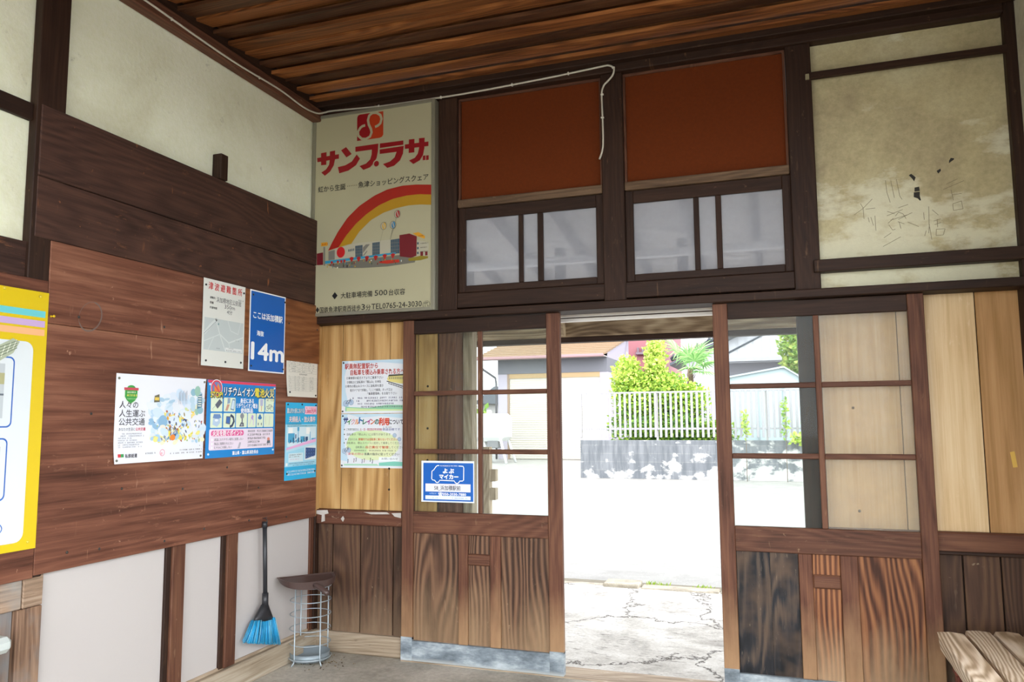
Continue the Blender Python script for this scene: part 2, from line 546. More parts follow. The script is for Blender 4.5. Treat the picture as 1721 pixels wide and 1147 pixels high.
W['plank'] = wood('upper_plank', '#432f28', '#5f463d', '#745649', 'y', tint=(.50, .43, .38), scratch='#c98a5c', scratch_amt=.7, across=22, rings=.18, wear='#c98f62', wear_amt=.4, vary=.22)
W['sheet'] = wood('brown_plywood', '#57382a', '#8a6250', '#b58d76', 'y', tint=(.60, .46, .39), across=13, along=.8, rings=.10, ringscale=3, blotch=.7, wear='#c9a48c', wear_amt=.5, scratch='#d9bda6', scratch_amt=.75, vary=.08)
W['patch'] = wood('patch_plywood', '#7a4c2e', '#a06c45', '#bb8a60', 'y', tint=(.6, .5, .42), across=12, rings=.2, wear='#5f3c28', wear_amt=.5, vary=.05)
W['ply'] = wood('plywood_veneer', '#9c7547', '#c59d68', '#d8b684', 'z', tint=(.84, .80, .70), across=12, along=.7, rings=.30, ringscale=2.6, scratch='#7d5c38', scratch_amt=.35, blotch=.35, wear='#efe2c8', wear_amt=.15, vary=.1, bump=.08, rough=.5)
W['ply_pale'] = wood('plywood_pale', '#c3a67a', '#d9c199', '#e8d8b8', 'z', tint=(1, .93, .86), across=14, along=.7, rings=.12, ringscale=2, blotch=.4, wear='#f4ecd8', wear_amt=.5, vary=.05, bump=.08, rough=.5)
W['ply_brown'] = wood('plywood_brown', '#96703f', '#b08556', '#c49c6c', 'z', across=12, along=.7, rings=.16, ringscale=2, blotch=.35, vary=.05, bump=.08, rough=.5)
W['wainscot'] = wood('wainscot_board', '#4c382d', '#674d40', '#80644f', 'z', tint=(.55, .5, .43), scratch='#cdbda8', scratch_amt=.7, across=20, rings=.28, ringscale=9, wander=.2, wear='#c3b3a0', wear_amt=.45, fade='#a18b76', fade_z=(.08, .34), vary=.25)
W['ceil_dark'] = wood('ceiling_board_dark', '#2c1b13', '#4f3220', '#6d4930', 'x', across=24, along=.8, rings=.2, blotch=.6, wear='#8d7a66', wear_amt=.3, vary=.4, rough=.5)
W['ceiling'] = wood('ceiling_board', '#4a2d1b', '#80532f', '#ad7a49', 'x', tint=(1.08, .92, .8), across=24, along=.8, rings=.2, blotch=.6, wear='#2b1a10', wear_amt=.7, vary=.5, rough=.5)
W['fibre'] = plain('fibreboard', '#642b08', .8, 0, .2, noise=.22, nscale=60, bump=.15)
W['bench'] = wood('bench_slat', '#9b8468', '#c7b196', '#e2d2bb', 'y', tint=(1.05, 1.08, 1.16), across=16, along=1.0, rings=.42, wander=.22, ringscale=12, blotch=.5, wear='#7c6550', wear_amt=.5, bump=.8, vary=.12, rough=.7)
W['redleg'] = wood('bench_leg', '#3c1d17', '#6a362b', '#86503f', 'z', rings=.3)
W['frame'] = wood('weathered_frame', '#4d382c', '#8a6c56', '#b3957c', 'z', across=18, rings=.12, stain='#7f8080', fade='#b08b68', fade_z=(.1, .5), bump=.5)
W['framey'] = wood('weathered_frame_y', '#5d4a3c', '#957c66', '#b9a48e', 'y', across=18, rings=.10, stain='#8b8984', bump=.5)
PL_L = plaster('plaster_left', '#f3f5de', '#eaecd0', '#d6d4b4')
PL_R = plaster('plaster_right', '#d3ccaa', '#bfb48e', '#9d8f74', flake='#e2e0c6')
PL_R2 = plaster('plaster_side', '#dad7c6', '#c7c2ae', '#a9a390')
WHITE = plain('grey_white_panel', '#bfb9b5', .55, 0, .4, noise=.035, nscale=2.2, bump=.05)
GROOVE = plain('groove_dark_backing', '#2a1e16', .9)
def kickmat():
    m, nt, P = new_mat('kick_plate_paint')
    v, rnd, oc = coords(nt)
    n1 = N(nt, 'ShaderNodeTexNoise', {'Vector': N(nt, 'ShaderNodeMapping', {'Vector': v, 'Scale': (1, 1, 2.5)}).outputs[0], 'Scale': 5, 'Detail': 7, 'Roughness': .68}).outputs[0]
    col = RAMP(nt, n1, [(.34, S('#4f5860')), (.5, S('#7d8890')), (.66, S('#b3bcc1'))])
    zz = N(nt, 'ShaderNodeSeparateXYZ', {0: oc}).outputs[2]
    lo_ = N(nt, 'ShaderNodeMapRange', {0: M(nt, 'ADD', zz, M(nt, 'MULTIPLY', n1, .05)), 1: .025, 2: .045, 3: .7, 4: 0.0}).outputs[0]
    col = MIX(nt, lo_, col, S('#b9bab6'))
    nt.links.new(col, P.inputs['Base Color']); P.inputs['Roughness'].default_value = .5
    return m
KICK = kickmat()
NAIL = plain('nail_head', '#4a4642', .5, .7)

def concrete(name, c1, c2, c3, scale=2.0, cracks=False, bump=.4):
    m, nt, P = new_mat(name)
    tc = N(nt, 'ShaderNodeTexCoord').outputs['Object']
    n1 = N(nt, 'ShaderNodeTexNoise', {'Vector': tc, 'Scale': scale, 'Detail': 7, 'Roughness': .65, 'Distortion': .3}).outputs[0]
    col = RAMP(nt, n1, [(.32, S(c3)), (.5, S(c2)), (.68, S(c1))])
    n2 = N(nt, 'ShaderNodeTexNoise', {'Vector': tc, 'Scale': scale * 22, 'Detail': 5, 'Roughness': .7}).outputs[0]
    col = MIX(nt, .4, col, RAMP(nt, n2, [(.3, .25), (.7, .75)]), 'OVERLAY')
    h = n2
    if cracks:
        ds = N(nt, 'ShaderNodeTexNoise', {'Vector': tc, 'Scale': 2.5, 'Detail': 5, 'Roughness': .7}).outputs['Color']
        vv = N(nt, 'ShaderNodeVectorMath', {0: tc, 1: MIX(nt, 1.0, (0, 0, 0, 1), ds)}, operation='MULTIPLY_ADD')
        vv = N(nt, 'ShaderNodeVectorMath', {0: tc, 1: N(nt, 'ShaderNodeVectorMath', {0: ds, 'Scale': .45}, operation='SCALE').outputs[0]}, operation='ADD').outputs[0]
        vo = N(nt, 'ShaderNodeTexVoronoi', {'Vector': vv, 'Scale': 1.0}, feature='DISTANCE_TO_EDGE').outputs[0]
        ck = RAMP(nt, vo, [(0.0, 1.0), (0.012, 0.0)])
        n3 = N(nt, 'ShaderNodeTexNoise', {'Vector': N(nt, 'ShaderNodeMapping', {'Vector': tc, 'Scale': (3, 14, 1)}).outputs[0], 'Scale': 2.5, 'Detail': 7, 'Roughness': .75}).outputs[0]
        chip = RAMP(nt, n3, [(.60, 0.0), (.64, .8)])
        col = MIX(nt, ck, MIX(nt, chip, col, S('#6b655c')), S('#4b443c'))
        h = M(nt, 'SUBTRACT', n1, M(nt, 'ADD', ck, chip))
    nt.links.new(col, P.inputs['Base Color'])
    P.inputs['Roughness'].default_value = .85
    bp = N(nt, 'ShaderNodeBump', {'Height': h, 'Strength': bump, 'Distance': .012})
    nt.links.new(bp.outputs[0], P.inputs['Normal'])
    return m

FLOORM = concrete('floor_concrete', '#c6bfb2', '#aaa497', '#817b70', 1.6)

# ------------------------------------------------------------------ the room: 3.7 m wide, the far wall with the doors at y = 0
XR = 3.748         # right wall
YB = -5.2          # wall behind the camera
HC = 3.25          # ceiling
floor = tag(bx('floor', None, FLOORM, -.1, XR + .1, YB, .16, -.12, 0, bev=0), kind='structure')

# left wall -----------------------------------------------------------
wl = tag(bx('wall_left', None, PL_L, -.12, 0, YB, .16, 0, HC + .1, bev=0), kind='structure')
bx('wall_post', wl, W['postz'], 0, .04, -1.925, -1.80, .76, HC)
bx('tie_rail', wl, W['posty'], 0, .022, -3.6, -1.925, 2.463, 2.53)
bx('wall_plank', wl, W['plank'], 0, .024, -3.6, -1.905, 1.80, 1.997)
bx('wall_plank', wl, W['plank'], 0, .046, -1.908, -.004, 2.256, 2.533)
bx('wall_plank', wl, W['plank'], 0, .042, -1.908, -.008, 2.02, 2.254)
bx('plywood_sheet', wl, W['sheet'], 0, .045, -1.838, -.012, .768, 1.699, bev=.002)
bx('plywood_sheet', wl, W['sheet'], 0, .045, -1.838, -.012, 1.7005, 2.018, bev=.002)
bx('corner_bead', wl, W['ply'], 0, .030, -.011, .045, .768, 1.90, bev=.002)
bx('plywood_sheet', wl, W['sheet'], 0, .0445, -3.6, -1.840, .76, 1.86, bev=.002)
bx('patch_board', wl, W['patch'], .0455, .049, -.72, -.012, 1.665, 2.012, bev=.001)
bx('painted_panel', wl, WHITE, 0, .010, -1.785, -1.158, .13, .768, bev=0)
bx('painted_panel', wl, WHITE, 0, .010, -1.050, -.788, .13, .768, bev=0)
bx('painted_panel', wl, WHITE, 0, .010, -.680, -.030, .13, .768, bev=0)
bx('batten', wl, W['doorz'], 0, .032, -1.128, -1.050, .125, .768)
bx('batten', wl, W['postz'], 0, .022, -1.160, -1.128, .125, .768)
bx('batten', wl, W['doorz'], 0, .032, -.760, -.682, .125, .768)
bx('batten', wl, W['postz'], 0, .022, -.790, -.760, .125, .768)
bx('corner_batten', wl, W['doorz'], 0, .022, -.030, .004, .12, .768)
bx('corner_batten', wl, W['postz'], 0, .030, .005, .044, .12, .768)
bx('panel_ledge', wl, W['worny'], 0, .018, -2.6, -.03, .118, .134)
bx('frame_rail', wl, W['framey'], 0, .030, -2.6, -1.868, .655, .762)
bx('frame_rail', wl, W['framey'], 0, .034, -1.866, -1.785, .655, .766)
bx('frame_post', wl, W['frame'], 0, .034, -1.884, -1.785, .0, .653)
bx('frame_panel', wl, W['frame'], 0, .012, -2.6, -1.886, .0, .653)
bx('wood_peg', wl, W['postz'], 0, .055, -.925, -.872, 2.535, 2.665)
mb = MB()
for (y, z) in [(-1.70, .83), (-1.55, .82), (-1.2, .80), (-.95, .82), (-.62, .82), (-.3, .80), (-1.7, 1.74), (-1.25, 1.75), (-.8, 1.1), (-1.45, 1.05), (-1.62, 1.36), (-1.1, 1.02), (-.55, .98)]:
    s = mb.lathe([(.006, 0), (.0055, .0015), (.002, .0025)], (0, 0, 0), NAIL, 8)
    mb.move(s, Matrix.Translation((.045, y, z)) @ Matrix.Rotation(R(90), 4, 'Y'))
nl = mb.build('nails', wl)
mb = MB()
SM = plain('dried_glue', '#6a5a52', .7)
ring_ = []
for k in range(28):
    a = 2 * math.pi * k / 28
    w_ = .006 if math.cos(a + .5) > -.4 else .002
    for q in (0, w_):
        ring_.append((.0453, -1.645 + (.055 - q) * math.cos(a) + .012 * math.sin(a), 1.748 + (.062 - q) * math.sin(a)))
mb.add(ring_, [(2 * k, (2 * k + 2) % 56, (2 * k + 3) % 56, 2 * k + 1) for k in range(28)], SM)
mb.build('glue_mark', wl, recalc=False)
W['base_x'] = wood('base_beam_x', '#9c8b76', '#c2b39f', '#dcd2c3', 'x', tint=(.66, .62, .57), rings=.14, wear='#6f6253', wear_amt=.6)
W['base_y'] = wood('base_beam_y', '#a2927d', '#c9bca9', '#e2dacd', 'y', tint=(.8, .77, .72), rings=.14, wear='#6f6253', wear_amt=.6)
tag(bx('baseboard_left', None, W['base_y'], 0, .045, -2.6, .02, 0, .120, bev=.006), kind='structure')
tag(bx('trim_1', None, W['doory'], 0, .06, YB, -.02, 3.150, 3.226, bev=.006), kind='structure')
tag(bx('trim_2', None, W['posty'], 0, .045, YB, -.02, 3.226, HC + .055, bev=.002), kind='structure')

# back wall (the one in view) ---------------------------------------------
wb = tag(root('wall_back', (0, 0, 0)), kind='structure')
for x0, x1 in ((.825, .942), (1.790, 1.908), (2.740, 2.860)):
    bx('wall_post', wb, W['postz'], x0, x1, -.012, .13, 1.945, 3.195, bev=.004)
for x0, x1 in ((.801, .908), (2.742, 2.845)):
    bx('door_jamb', wb, W['doorz'] if x0 < 1 else W['postz'], x0, x1, .055, .20, 0, 1.905, bev=.004)
bx('outer_jamb', wb, W['wornz'], .908, .965, .16, .24, 0, 1.905)
bx('corner_post', wb, W['postz'], -.03, .035, .0, .13, 1.944, 3.2)
bx('corner_post', wb, W['postz'], 3.700, 3.748, -.016, .13, 0, HC)
bx('top_beam', wb, W['postx'], -.02, 3.70, -.035, .13, 3.192, HC + .02, bev=.006)
bx('lintel', wb, W['postx'], .0, 3.77, -.045, .13, 1.902, 1.944, bev=.004)
bx('window_beam', wb, W['postx'], .942, 2.742, -.006, .12, 1.956, 2.042, bev=.004)
for x0, x1 in ((.943, 1.789), (1.909, 2.739)):
    W['sill'] = W.get('sill') or wood('sill_wood', '#4a3b2f', '#6d5a48', '#8d7862', 'x', rings=.14, wear='#b09a80', wear_amt=.5, tint=(.8, .72, .64))
    bx('transom', wb, W['sill'], x0, x1, -.004, .10, 2.538, 2.584, bev=.004)
    bx('fibreboard_panel', wb, W['fibre'], x0, x1, .030, .045, 2.584, 3.195, bev=0)
    bx('panel_bead', wb, W['doorx'], x0, x1, .018, .030, 3.178, 3.192, bev=.001)
    bx('panel_bead', wb, W['doorz'], x0, x0 + .012, .012, .030, 2.584, 3.18, bev=.001)
    bx('panel_bead', wb, W['doorz'], x1 - .012, x1, .012, .030, 2.584, 3.18, bev=.001)
bx('plaster_panel', wb, PL_R, 2.860, 3.71, .030, .10, 1.944, 3.195, bev=0)
bx('boarding', wb, W['postz'], -.03, .826, .030, .10, 1.944, 3.195, bev=0)
bx('tie_rail', wb, W['postx'], 2.838, 3.71, -.020, .004, 3.004, 3.038, bev=.002)
bx('tie_rail', wb, W['postx'], 2.830, 3.775, -.034, .03, 2.026, 2.086, bev=.003)
bx('rail_bracket', wb, plain('grey_bracket', '#8d8568', .6), 2.832, 2.850, -.024, -.012, 3.002, 3.030, bev=.001)
# panels between lintel and dado, left of the left door and right of the right door
def boards(x0, x1, seams, mats, z0, z1, y0, y1, name, gap=.0022):
    xs = [x0] + list(seams) + [x1]
    for i in range(len(xs) - 1):
        bx(name, wb, mats[i % len(mats)], xs[i] + (gap if i else 0), xs[i + 1] - gap, y0, y1, z0, z1, bev=.0015)
boards(.030, .80, (.179, .496, .679), [W['ply']], .81, 1.902, .040, .052, 'plywood_board')
bx('panel_backing', wb, GROOVE, .0, .80, .0605, .09, 0, 1.902, bev=0)
boards(2.845, 3.71, (3.19, 3.524), [W['ply_pale'], W['ply_pale'], W['ply_brown']], .80, 1.902, .080, .092, 'plywood_board')
bx('panel_backing', wb, GROOVE, 2.845, 3.74, .093, .11, 0, 1.902, bev=0)
boards(.03, .80, (.128, .313, .525, .72), [W['wainscot']], .105, .74, .044, .060, 'dado_board', .0035)
boards(2.845, 3.71, (3.0, 3.2, 3.404, 3.556), [W['wainscot']], .105, .72, .072, .090, 'dado_board', .0035)
W['dadox'] = wood('dado_rail_worn', '#56382c', '#7a5445', '#96705c', 'x', tint=(.60, .49, .40), rings=.12, wear='#d9d0c4', wear_amt=1.0)
bx('dado_rail', wb, W['dadox'], .030, .597, .010, .060, .725, .808, bev=.006)
bx('dado_rail', wb, W['dadox'], .600, .80, .038, .060, .725, .808, bev=.002)
bx('dado_rail', wb, W['doorx'], 2.845, 3.71, .045, .092, .705, .800, bev=.006)
bx('dado_ledge', wb, W['postx'], 2.845, 3.71, .035, .092, .700, .716, bev=.003)
tag(bx('baseboard_back', None, W['base_x'], .0, .597, .016, .12, 0, .115, bev=.008), kind='structure')
tag(bx('baseboard_back_right', None, W['base_x'], 2.845, 3.72, .050, .12, 0, .115, bev=.008), kind='structure')
tag(bx('threshold', None, W['wornx'], .60, 3.32, -.01, .17, -.03, .004, bev=.004), kind='structure')

mb = MB()
for x, y, z in ((.497, .0395, .93), (.497, .0395, 1.05), (.497, .0395, 1.62), (.180, .0395, 1.30), (.74, .0395, 1.10), (.74, .0395, 1.28), (.74, .0395, 1.52), (.76, .0395, .93), (2.98, .0795, 1.37), (2.985, .0795, .88)):
    s = mb.lathe([(.007, 0), (.006, .001), (.002, .0015)], (0, 0, 0), GROOVE, 8)
    mb.move(s, Matrix.Translation((x, y, z)) @ Matrix.Rotation(R(90), 4, 'X'))
mb.build('nail_heads', wb)
mb = MB()
SCR = plain('scraped_paint', '#b5afa8', .8, noise=.25, nscale=30)
for q in ([(.034, .802), (.110, .806), (.118, .786), (.092, .780), (.094, .742), (.070, .735), (.072, .776), (.034, .782)], [(.20, .758), (.215, .775), (.225, .76), (.215, .741)], [(.35, .801), (.50, .805), (.52, .794), (.40, .790)], [(.53, .80), (.59, .804), (.59, .775), (.55, .782)]):
    mb.add([(x, .0094, z) for x, z in q], [list(range(len(q)))], SCR)
mb.build('paint_scrapes', wb, recalc=False)

# pencil scratches and torn paper on the right plaster panel (its own marks)
mk = MB()
PENCIL = plain('pencil_scratch', '#837a60', .9)
TORN = plain('torn_black_paper', '#34332f', .9)
def gx(a, b):          # local plan of the marks, metres on the plaster
    x = 3.020 + a / 1639 * .500
    return x, 2.541 - b / 1147 * .405 + (x - 3.02) * .02
def scratch(pts, w=.0022):
    for (a, b), (c, d) in zip(pts[:-1], pts[1:]):
        x0, z0 = gx(a, b); x1, z1 = gx(c, d)
        l = math.hypot(x1 - x0, z1 - z0) or 1
        nx, nz = -(z1 - z0) / l * w / 2, (x1 - x0) / l * w / 2
        mk.add([(x0 + nx, .0290, z0 + nz), (x1 + nx, .0290, z1 + nz), (x1 - nx, .0290, z1 - nz), (x0 - nx, .0290, z0 - nz)], [(0, 1, 2, 3)], PENCIL)
for p in ([(500, 230), (510, 400), (550, 545)], [(575, 240), (612, 485)], [(655, 230), (690, 470), (720, 520)], [(120, 515), (155, 580), (160, 735)], [(20, 665), (150, 590), (295, 468)], [(190, 602), (330, 600)],
          [(220, 720), (235, 790)], [(260, 720), (290, 840)], [(320, 705), (322, 915)], [(660, 630), (800, 598)], [(500, 665), (600, 705)], [(490, 725), (720, 660)], [(500, 830), (580, 770)], [(610, 740), (660, 690), (720, 720), (760, 790)],
          [(650, 790), (850, 715)], [(640, 820), (730, 860)], [(780, 840), (930, 915)], [(510, 850), (560, 930), (600, 920)], [(430, 1025), (540, 965)], [(410, 1145), (670, 1032)], [(540, 790), (780, 740)], [(680, 920), (660, 830)],
          [(1085, 655), (1075, 900), (1100, 1110)], [(1010, 730), (1012, 830)], [(1130, 705), (1210, 785)], [(1005, 1050), (1030, 980)], [(1060, 1020), (1080, 900)], [(1140, 860), (1240, 840)], [(1150, 910), (1240, 890)], [(1190, 840), (1190, 950)], [(1160, 1060), (1260, 1060), (1290, 980), (1170, 975), (1160, 1060)],
          [(1300, 445), (1590, 355)], [(1345, 378), (1505, 320)], [(1405, 460), (1428, 605)], [(1420, 528), (1545, 525)], [(1415, 655), (1535, 625), (1550, 735), (1420, 745), (1415, 655)]):
    scratch(p)
for q in ([(835, 195), (870, 180), (930, 235), (905, 290), (880, 250)], [(905, 375), (970, 370), (975, 430), (900, 430)], [(890, 440), (975, 440), (970, 500), (985, 560), (965, 560), (940, 530), (885, 505)],
          [(1225, 180), (1280, 155), (1285, 185), (1245, 220)], [(1405, 60), (1430, 25), (1475, 35), (1470, 55), (1400, 95)]):
    mk.add([(x, .0288, z) for x, z in (gx(*p) for p in q)], [list(range(len(q)))], TORN)
mk.build('scratched_marks', wb, recalc=False)

# right wall with its wide window opening, and the platform side behind the camera standing open
wr = tag(root('wall_right', (XR, 0, 0)), kind='structure')
bx('plaster_panel', wr, PL_R2, XR, XR + .12, YB, .16, 2.8, HC + .1, bev=0)
bx('plaster_panel', wr, PL_R2, XR, XR + .12, -1.25, .16, 0, 2.8, bev=0)
bx('dado_panel', wr, W['wainscot'], XR, XR + .12, YB, -1.25, 0, .70, bev=0)
for y in (-2.5, -3.75):
    bx('wall_post', wr, W['postz'], XR, XR + .12, y - .05, y + .05, .70, 2.8)
wf = tag(root('wall_front', (0, YB, 0)), kind='structure')
bx('plaster_panel', wf, PL_R2, -.12, XR + .12, YB - .12, YB, 2.8, HC + .1, bev=0)
for x in (-.06, XR + .06):
    bx('door_post', wf, W['postz'], x - .06, x + .06, YB - .12, YB, 0, 2.8)

# ceiling: lapped boards running parallel to the far wall
ce = tag(bx('ceiling', None, W['ceiling'], -.1, XR + .1, YB, .14, HC + .055, HC + .10, bev=0), kind='structure')
ys = -.040
ws = [.125, .13, .115, .125, .105, .12, .135, .11, .12, .125, .115, .13, .12, .11, .125, .12, .13, .115, .125, .12, .12, .11, .125, .12]
for i, w_ in enumerate(ws):
    m = MB()
    dz = .012 * ((i * 7) % 3 - 1) * .5
    y0, y1 = ys - w_, ys
    t = MB()
    # each board dips at its near edge and laps the next
    m.add([(0.0, y1 - .002, HC + .030 + dz), (XR, y1 - .002, HC + .030 + dz), (XR, y0 + .003, HC + .006 + dz), (0, y0 + .003, HC + .006 + dz),
           (0.0, y1 - .002, HC + .040 + dz), (XR, y1 - .002, HC + .040 + dz), (XR, y0 + .003, HC + .026 + dz), (0, y0 + .003, HC + .026 + dz)],
          [(0, 1, 2, 3), (7, 6, 5, 4), (0, 4, 5, 1), (2, 6, 7, 3), (1, 5, 6, 2), (0, 3, 7, 4)], W['ceil_dark'] if i in (2, 4, 7, 9, 12, 13, 16) else W['ceiling'])
    m.build('ceiling_board', ce)
    ys -= w_
bx('ceiling_sheet', ce, W['ceiling'], 0, XR, YB, ys, HC + .006, HC + .02, bev=0)
bx('ceiling_edge', ce, W['postx'], 0, XR, -.085, -.035, HC - .018, HC + .02, bev=.004)

# ------------------------------------------------------------------ the two small high windows
FROST = glass('dusty_pane', '#eceef2', dust=.47, dustcol='#d6d8de', gloss=.8, frost=1)
CLEAR = glass('door_pane', '#f2f6f4', dust=.03, dustcol='#d8d8d0', gloss=.22)
DUSTY = glass('door_pane_dusty', '#f6f5f2', dust=.24, dustcol='#e6e3dc', gloss=.2)
def high_window(name, x0, x1, m1, m2, lab):
    w = tag(root(name, ((x0 + x1) / 2, .03, 2.05), lab), kind='structure')
    bx('stile', w, W['postz'], x0, x0 + .042, .012, .046, 2.045, 2.536)
    bx('stile', w, W['postz'], x1 - .042, x1, .012, .046, 2.045, 2.536)
    bx('top_rail', w, W['postx'], x0 + .042, x1 - .042, .012, .046, 2.468, 2.536)
    bx('bottom_rail', w, W['postx'], x0 + .042, x1 - .042, .012, .046, 2.045, 2.084)
    for q in (m1, m2):
        bx('mullion', w, W['postz'], q[0], q[1], .016, .042, 2.084, 2.468)
    for a, b in ((x0 + .042, m1[0]), (m1[1], m2[0]), (m2[1], x1 - .042)):
        bx('pane', w, FROST, a - .003, b + .003, .027, .030, 2.080, 2.472, bev=0)
high_window('window_1', .944, 1.790, (1.304, 1.331), (1.415, 1.447), 'small high window of three dusty panes, left of the middle post')
high_window('window_2', 1.908, 2.742, (2.263, 2.290), (2.374, 2.402), 'small high window of three dusty panes, right of the middle post')

# ------------------------------------------------------------------ the two sliding doors
def door(name, x0, x1, sw, mx, hm, low, cross, ztop, zmid, zlow, kick, boards_, lab, panes, y0=.0):
    d = tag(root(name, ((x0 + x1) / 2, y0 + .017, 0.004), lab), kind='structure')
    y1 = y0 + .034
    a, b = x0 + sw[0], x1 - sw[1]
    bx('stile', d, W['stile'], x0, a, y0, y1, kick, 1.901)
    bx('stile', d, W['stile'], b, x1, y0, y1, kick, 1.901)
    bx('top_rail', d, W['postx'], a, b, y0 + .003, y1 - .003, ztop, 1.899)
    bx('middle_rail', d, W['doorx'], a, b, y0 + .001, y1 - .001, zlow, zmid)
    bx('muntin', d, W['doorz'], mx - .013, mx + .013, y0 + .006, y1 - .006, zmid, ztop)
    for h in hm:
        bx('muntin', d, W['doorx'], a, mx - .013, y0 + .005, y1 - .006, h - .013, h + .013)
        bx('muntin', d, W['doorx'], mx + .013, b, y0 + .005, y1 - .006, h - .013, h + .013)
    zs = [zmid] + [q for h in reversed(hm) for q in (h - .013, h + .013)] + [ztop]
    k = 0
    for i in range(3):
        for p0, p1 in ((a, mx - .013), (mx + .013, b)):
            bx('pane', d, panes[k], p0 - .004, p1 + .004, y0 + .017, y0 + .020, zs[2 * i] - .004, zs[2 * i + 1] + .004, bev=0)
            k += 1
    for p0, p1 in low:
        bx('lower_stile', d, W['stile'], p0, p1, y0 + .004, y1 - .004, kick, zlow)
    bx('cross_rail', d, W['doorx'], low[0][1], low[1][0], y0 + .002, y1 - .004, cross[0], cross[1], bev=.006)
    for p0, p1, mt in boards_:
        bx('lower_board', d, mt, p0, p1, y0 + .017, y0 + .027, kick - .005, zlow + .005, bev=.002)
    bx('kick_plate', d, KICK, x0 + .001, x1 - .001, y0 - .002, y1 + .002, .004, kick, bev=.002)
    bx('kick_plate_corner', d, KICK, x0, x0 + sw[0], y0 - .004, y1 + .003, .004, kick + .018, bev=.002)
    bx('kick_plate_corner', d, KICK, x1 - sw[1], x1, y0 - .004, y1 + .003, .004, kick + .012, bev=.002)
    return d
door('door_1', .600, 1.538, (.068, .076), 1.0735, (1.478, 1.151), ((.945, 1.000), (1.130, 1.190)), (.536, .597), 1.820, .815, .697, .112,
     [(.668, .945, W['doorboard']), (1.000, 1.130, W['doorboard']), (1.190, 1.462, W['doorboard'])],
     'left sliding door with six glass panes and a grey kick plate', [CLEAR] * 6)
door('door_2', 2.342, 3.300, (.072, .070), 2.827, (1.482, 1.139), ((2.700, 2.762), (2.884, 2.960)), (.523, .586), 1.820, .800, .680, .105,
     [(2.414, 2.571, W['black']), (2.5712, 2.700, W['black']), (2.762, 2.884, W['doorboard_red']), (2.960, 3.230, W['doorboard_red'])],
     'right sliding door with six glass panes and two blackened lower boards', [CLEAR, DUSTY] * 3, y0=-.002)
# ------------------------------------------------------------------ the big advertising sign in the corner
CREAM = ink('#b0ab8c', .35); BLK = ink('#1c1c1c'); CRIM = ink('#8f0c16'); ORNG = ink('#b53a14'); GOLD = ink('#b0861a')
ALU = plain('sign_frame_aluminium', '#8d8a78', .4, .3)
sg = root('advertising_sign', (.416, -.02, 1.935), 'tall cream advertising sign with red katakana and a rainbow, in the corner above the lintel', 'sign')
m = MB()
m.box(.006, .826, -.052, .028, 1.946, 3.186, ALU, .003)
m.build('casing', sg)
m = MB()
for b in ((.006, .028, 1.946, 3.186), (.804, .826, 1.946, 3.186), (.028, .804, 1.946, 1.966), (.028, .804, 3.166, 3.186)):
    m.box(b[0], b[1], -.062, -.050, b[2], b[3], ALU, .002)
m.build('frame', sg)
bx('face', sg, CREAM, .026, .806, -.056, -.052, 1.964, 3.168, bev=0)
s = Sheet(sg, (0, -.0555, 1.935), (1, 0, 0), (0, 0, 1), (0, -1, 0), .1, 1.25)
KANA = [[(37, 989), (190, 995), (190, 967), (40, 962)], [(64, 1016), (103, 1018), (103, 939), (66, 940)], [(126, 1019), (163, 1021), (163, 965), (155, 930), (131, 894), (94, 871), (69, 894), (102, 910), (122, 936), (127, 969)],
        [(204, 1017), (238, 1033), (277, 985), (242, 968)], [(184, 915), (234, 920), (279, 938), (312, 978), (334, 950), (308, 912), (257, 885), (194, 875)],
        [(302, 1026), (457, 1027), (455, 981), (447, 941), (428, 910), (403, 888), (359, 877), (332, 904), (375, 914), (403, 936), (413, 965), (414, 995), (303, 995)],
        [(468, 1026), (622, 1025), (622, 999), (467, 998)], [(466, 989), (625, 992), (620, 945), (601, 907), (563, 879), (518, 871), (489, 898), (535, 908), (565, 929), (578, 961), (467, 962)],
        [(632, 999), (784, 998), (784, 971), (633, 972)], [(658, 1026), (694, 1025), (694, 944), (657, 945)], [(723, 1025), (760, 1024), (758, 963), (750, 922), (729, 892), (688, 875), (660, 899), (697, 911), (716, 933), (724, 967)],
        [(748, 917), (765, 918), (765, 890), (748, 890)], [(769, 916), (786, 916), (786, 889), (769, 888)]]
for p in KANA:
    s.poly(p, CRIM, 'shop_name')
s.disc(446, 905, 24, CREAM, 'shop_name'); s.lay = 2
s.disc(446, 905, 17, CRIM, 'shop_name'); s.lay = 1
s.poly([(312, 1204), (317, 1218), (331, 1223), (488, 1222), (489, 1078), (481, 1066), (465, 1061), (313, 1061)], CRIM, 'emblem'); s.lay = 2
s.poly([(488, 1222), (489, 1078), (481, 1066), (465, 1061), (379, 1062), (406, 1078), (414, 1113), (400, 1141), (387, 1173), (394, 1203), (416, 1218), (438, 1221)], ORNG, 'emblem'); s.lay = 3
s.stroke([(367, 1151), (348, 1148), (335, 1140), (319, 1118), (322, 1092), (345, 1070), (373, 1065), (401, 1077), (411, 1101), (406, 1124), (392, 1152), (386, 1181), (394, 1208), (416, 1221), (444, 1218), (469, 1200), (477, 1176), (469, 1149), (452, 1137), (434, 1132)], 16, CREAM, 'emblem')
s.lay = 1
rb0 = [(126, 406), (157, 461), (190, 514), (256, 597), (334, 660), (433, 712), (521, 741), (618, 753), (709, 750), (803, 739)]
rb1 = [(197, 421), (247, 487), (313, 554), (385, 607), (467, 652), (554, 680), (645, 691), (725, 691), (803, 681)]
rb2 = [(284, 436), (336, 504), (413, 567), (495, 603), (576, 622), (656, 631), (736, 629), (803, 620)]
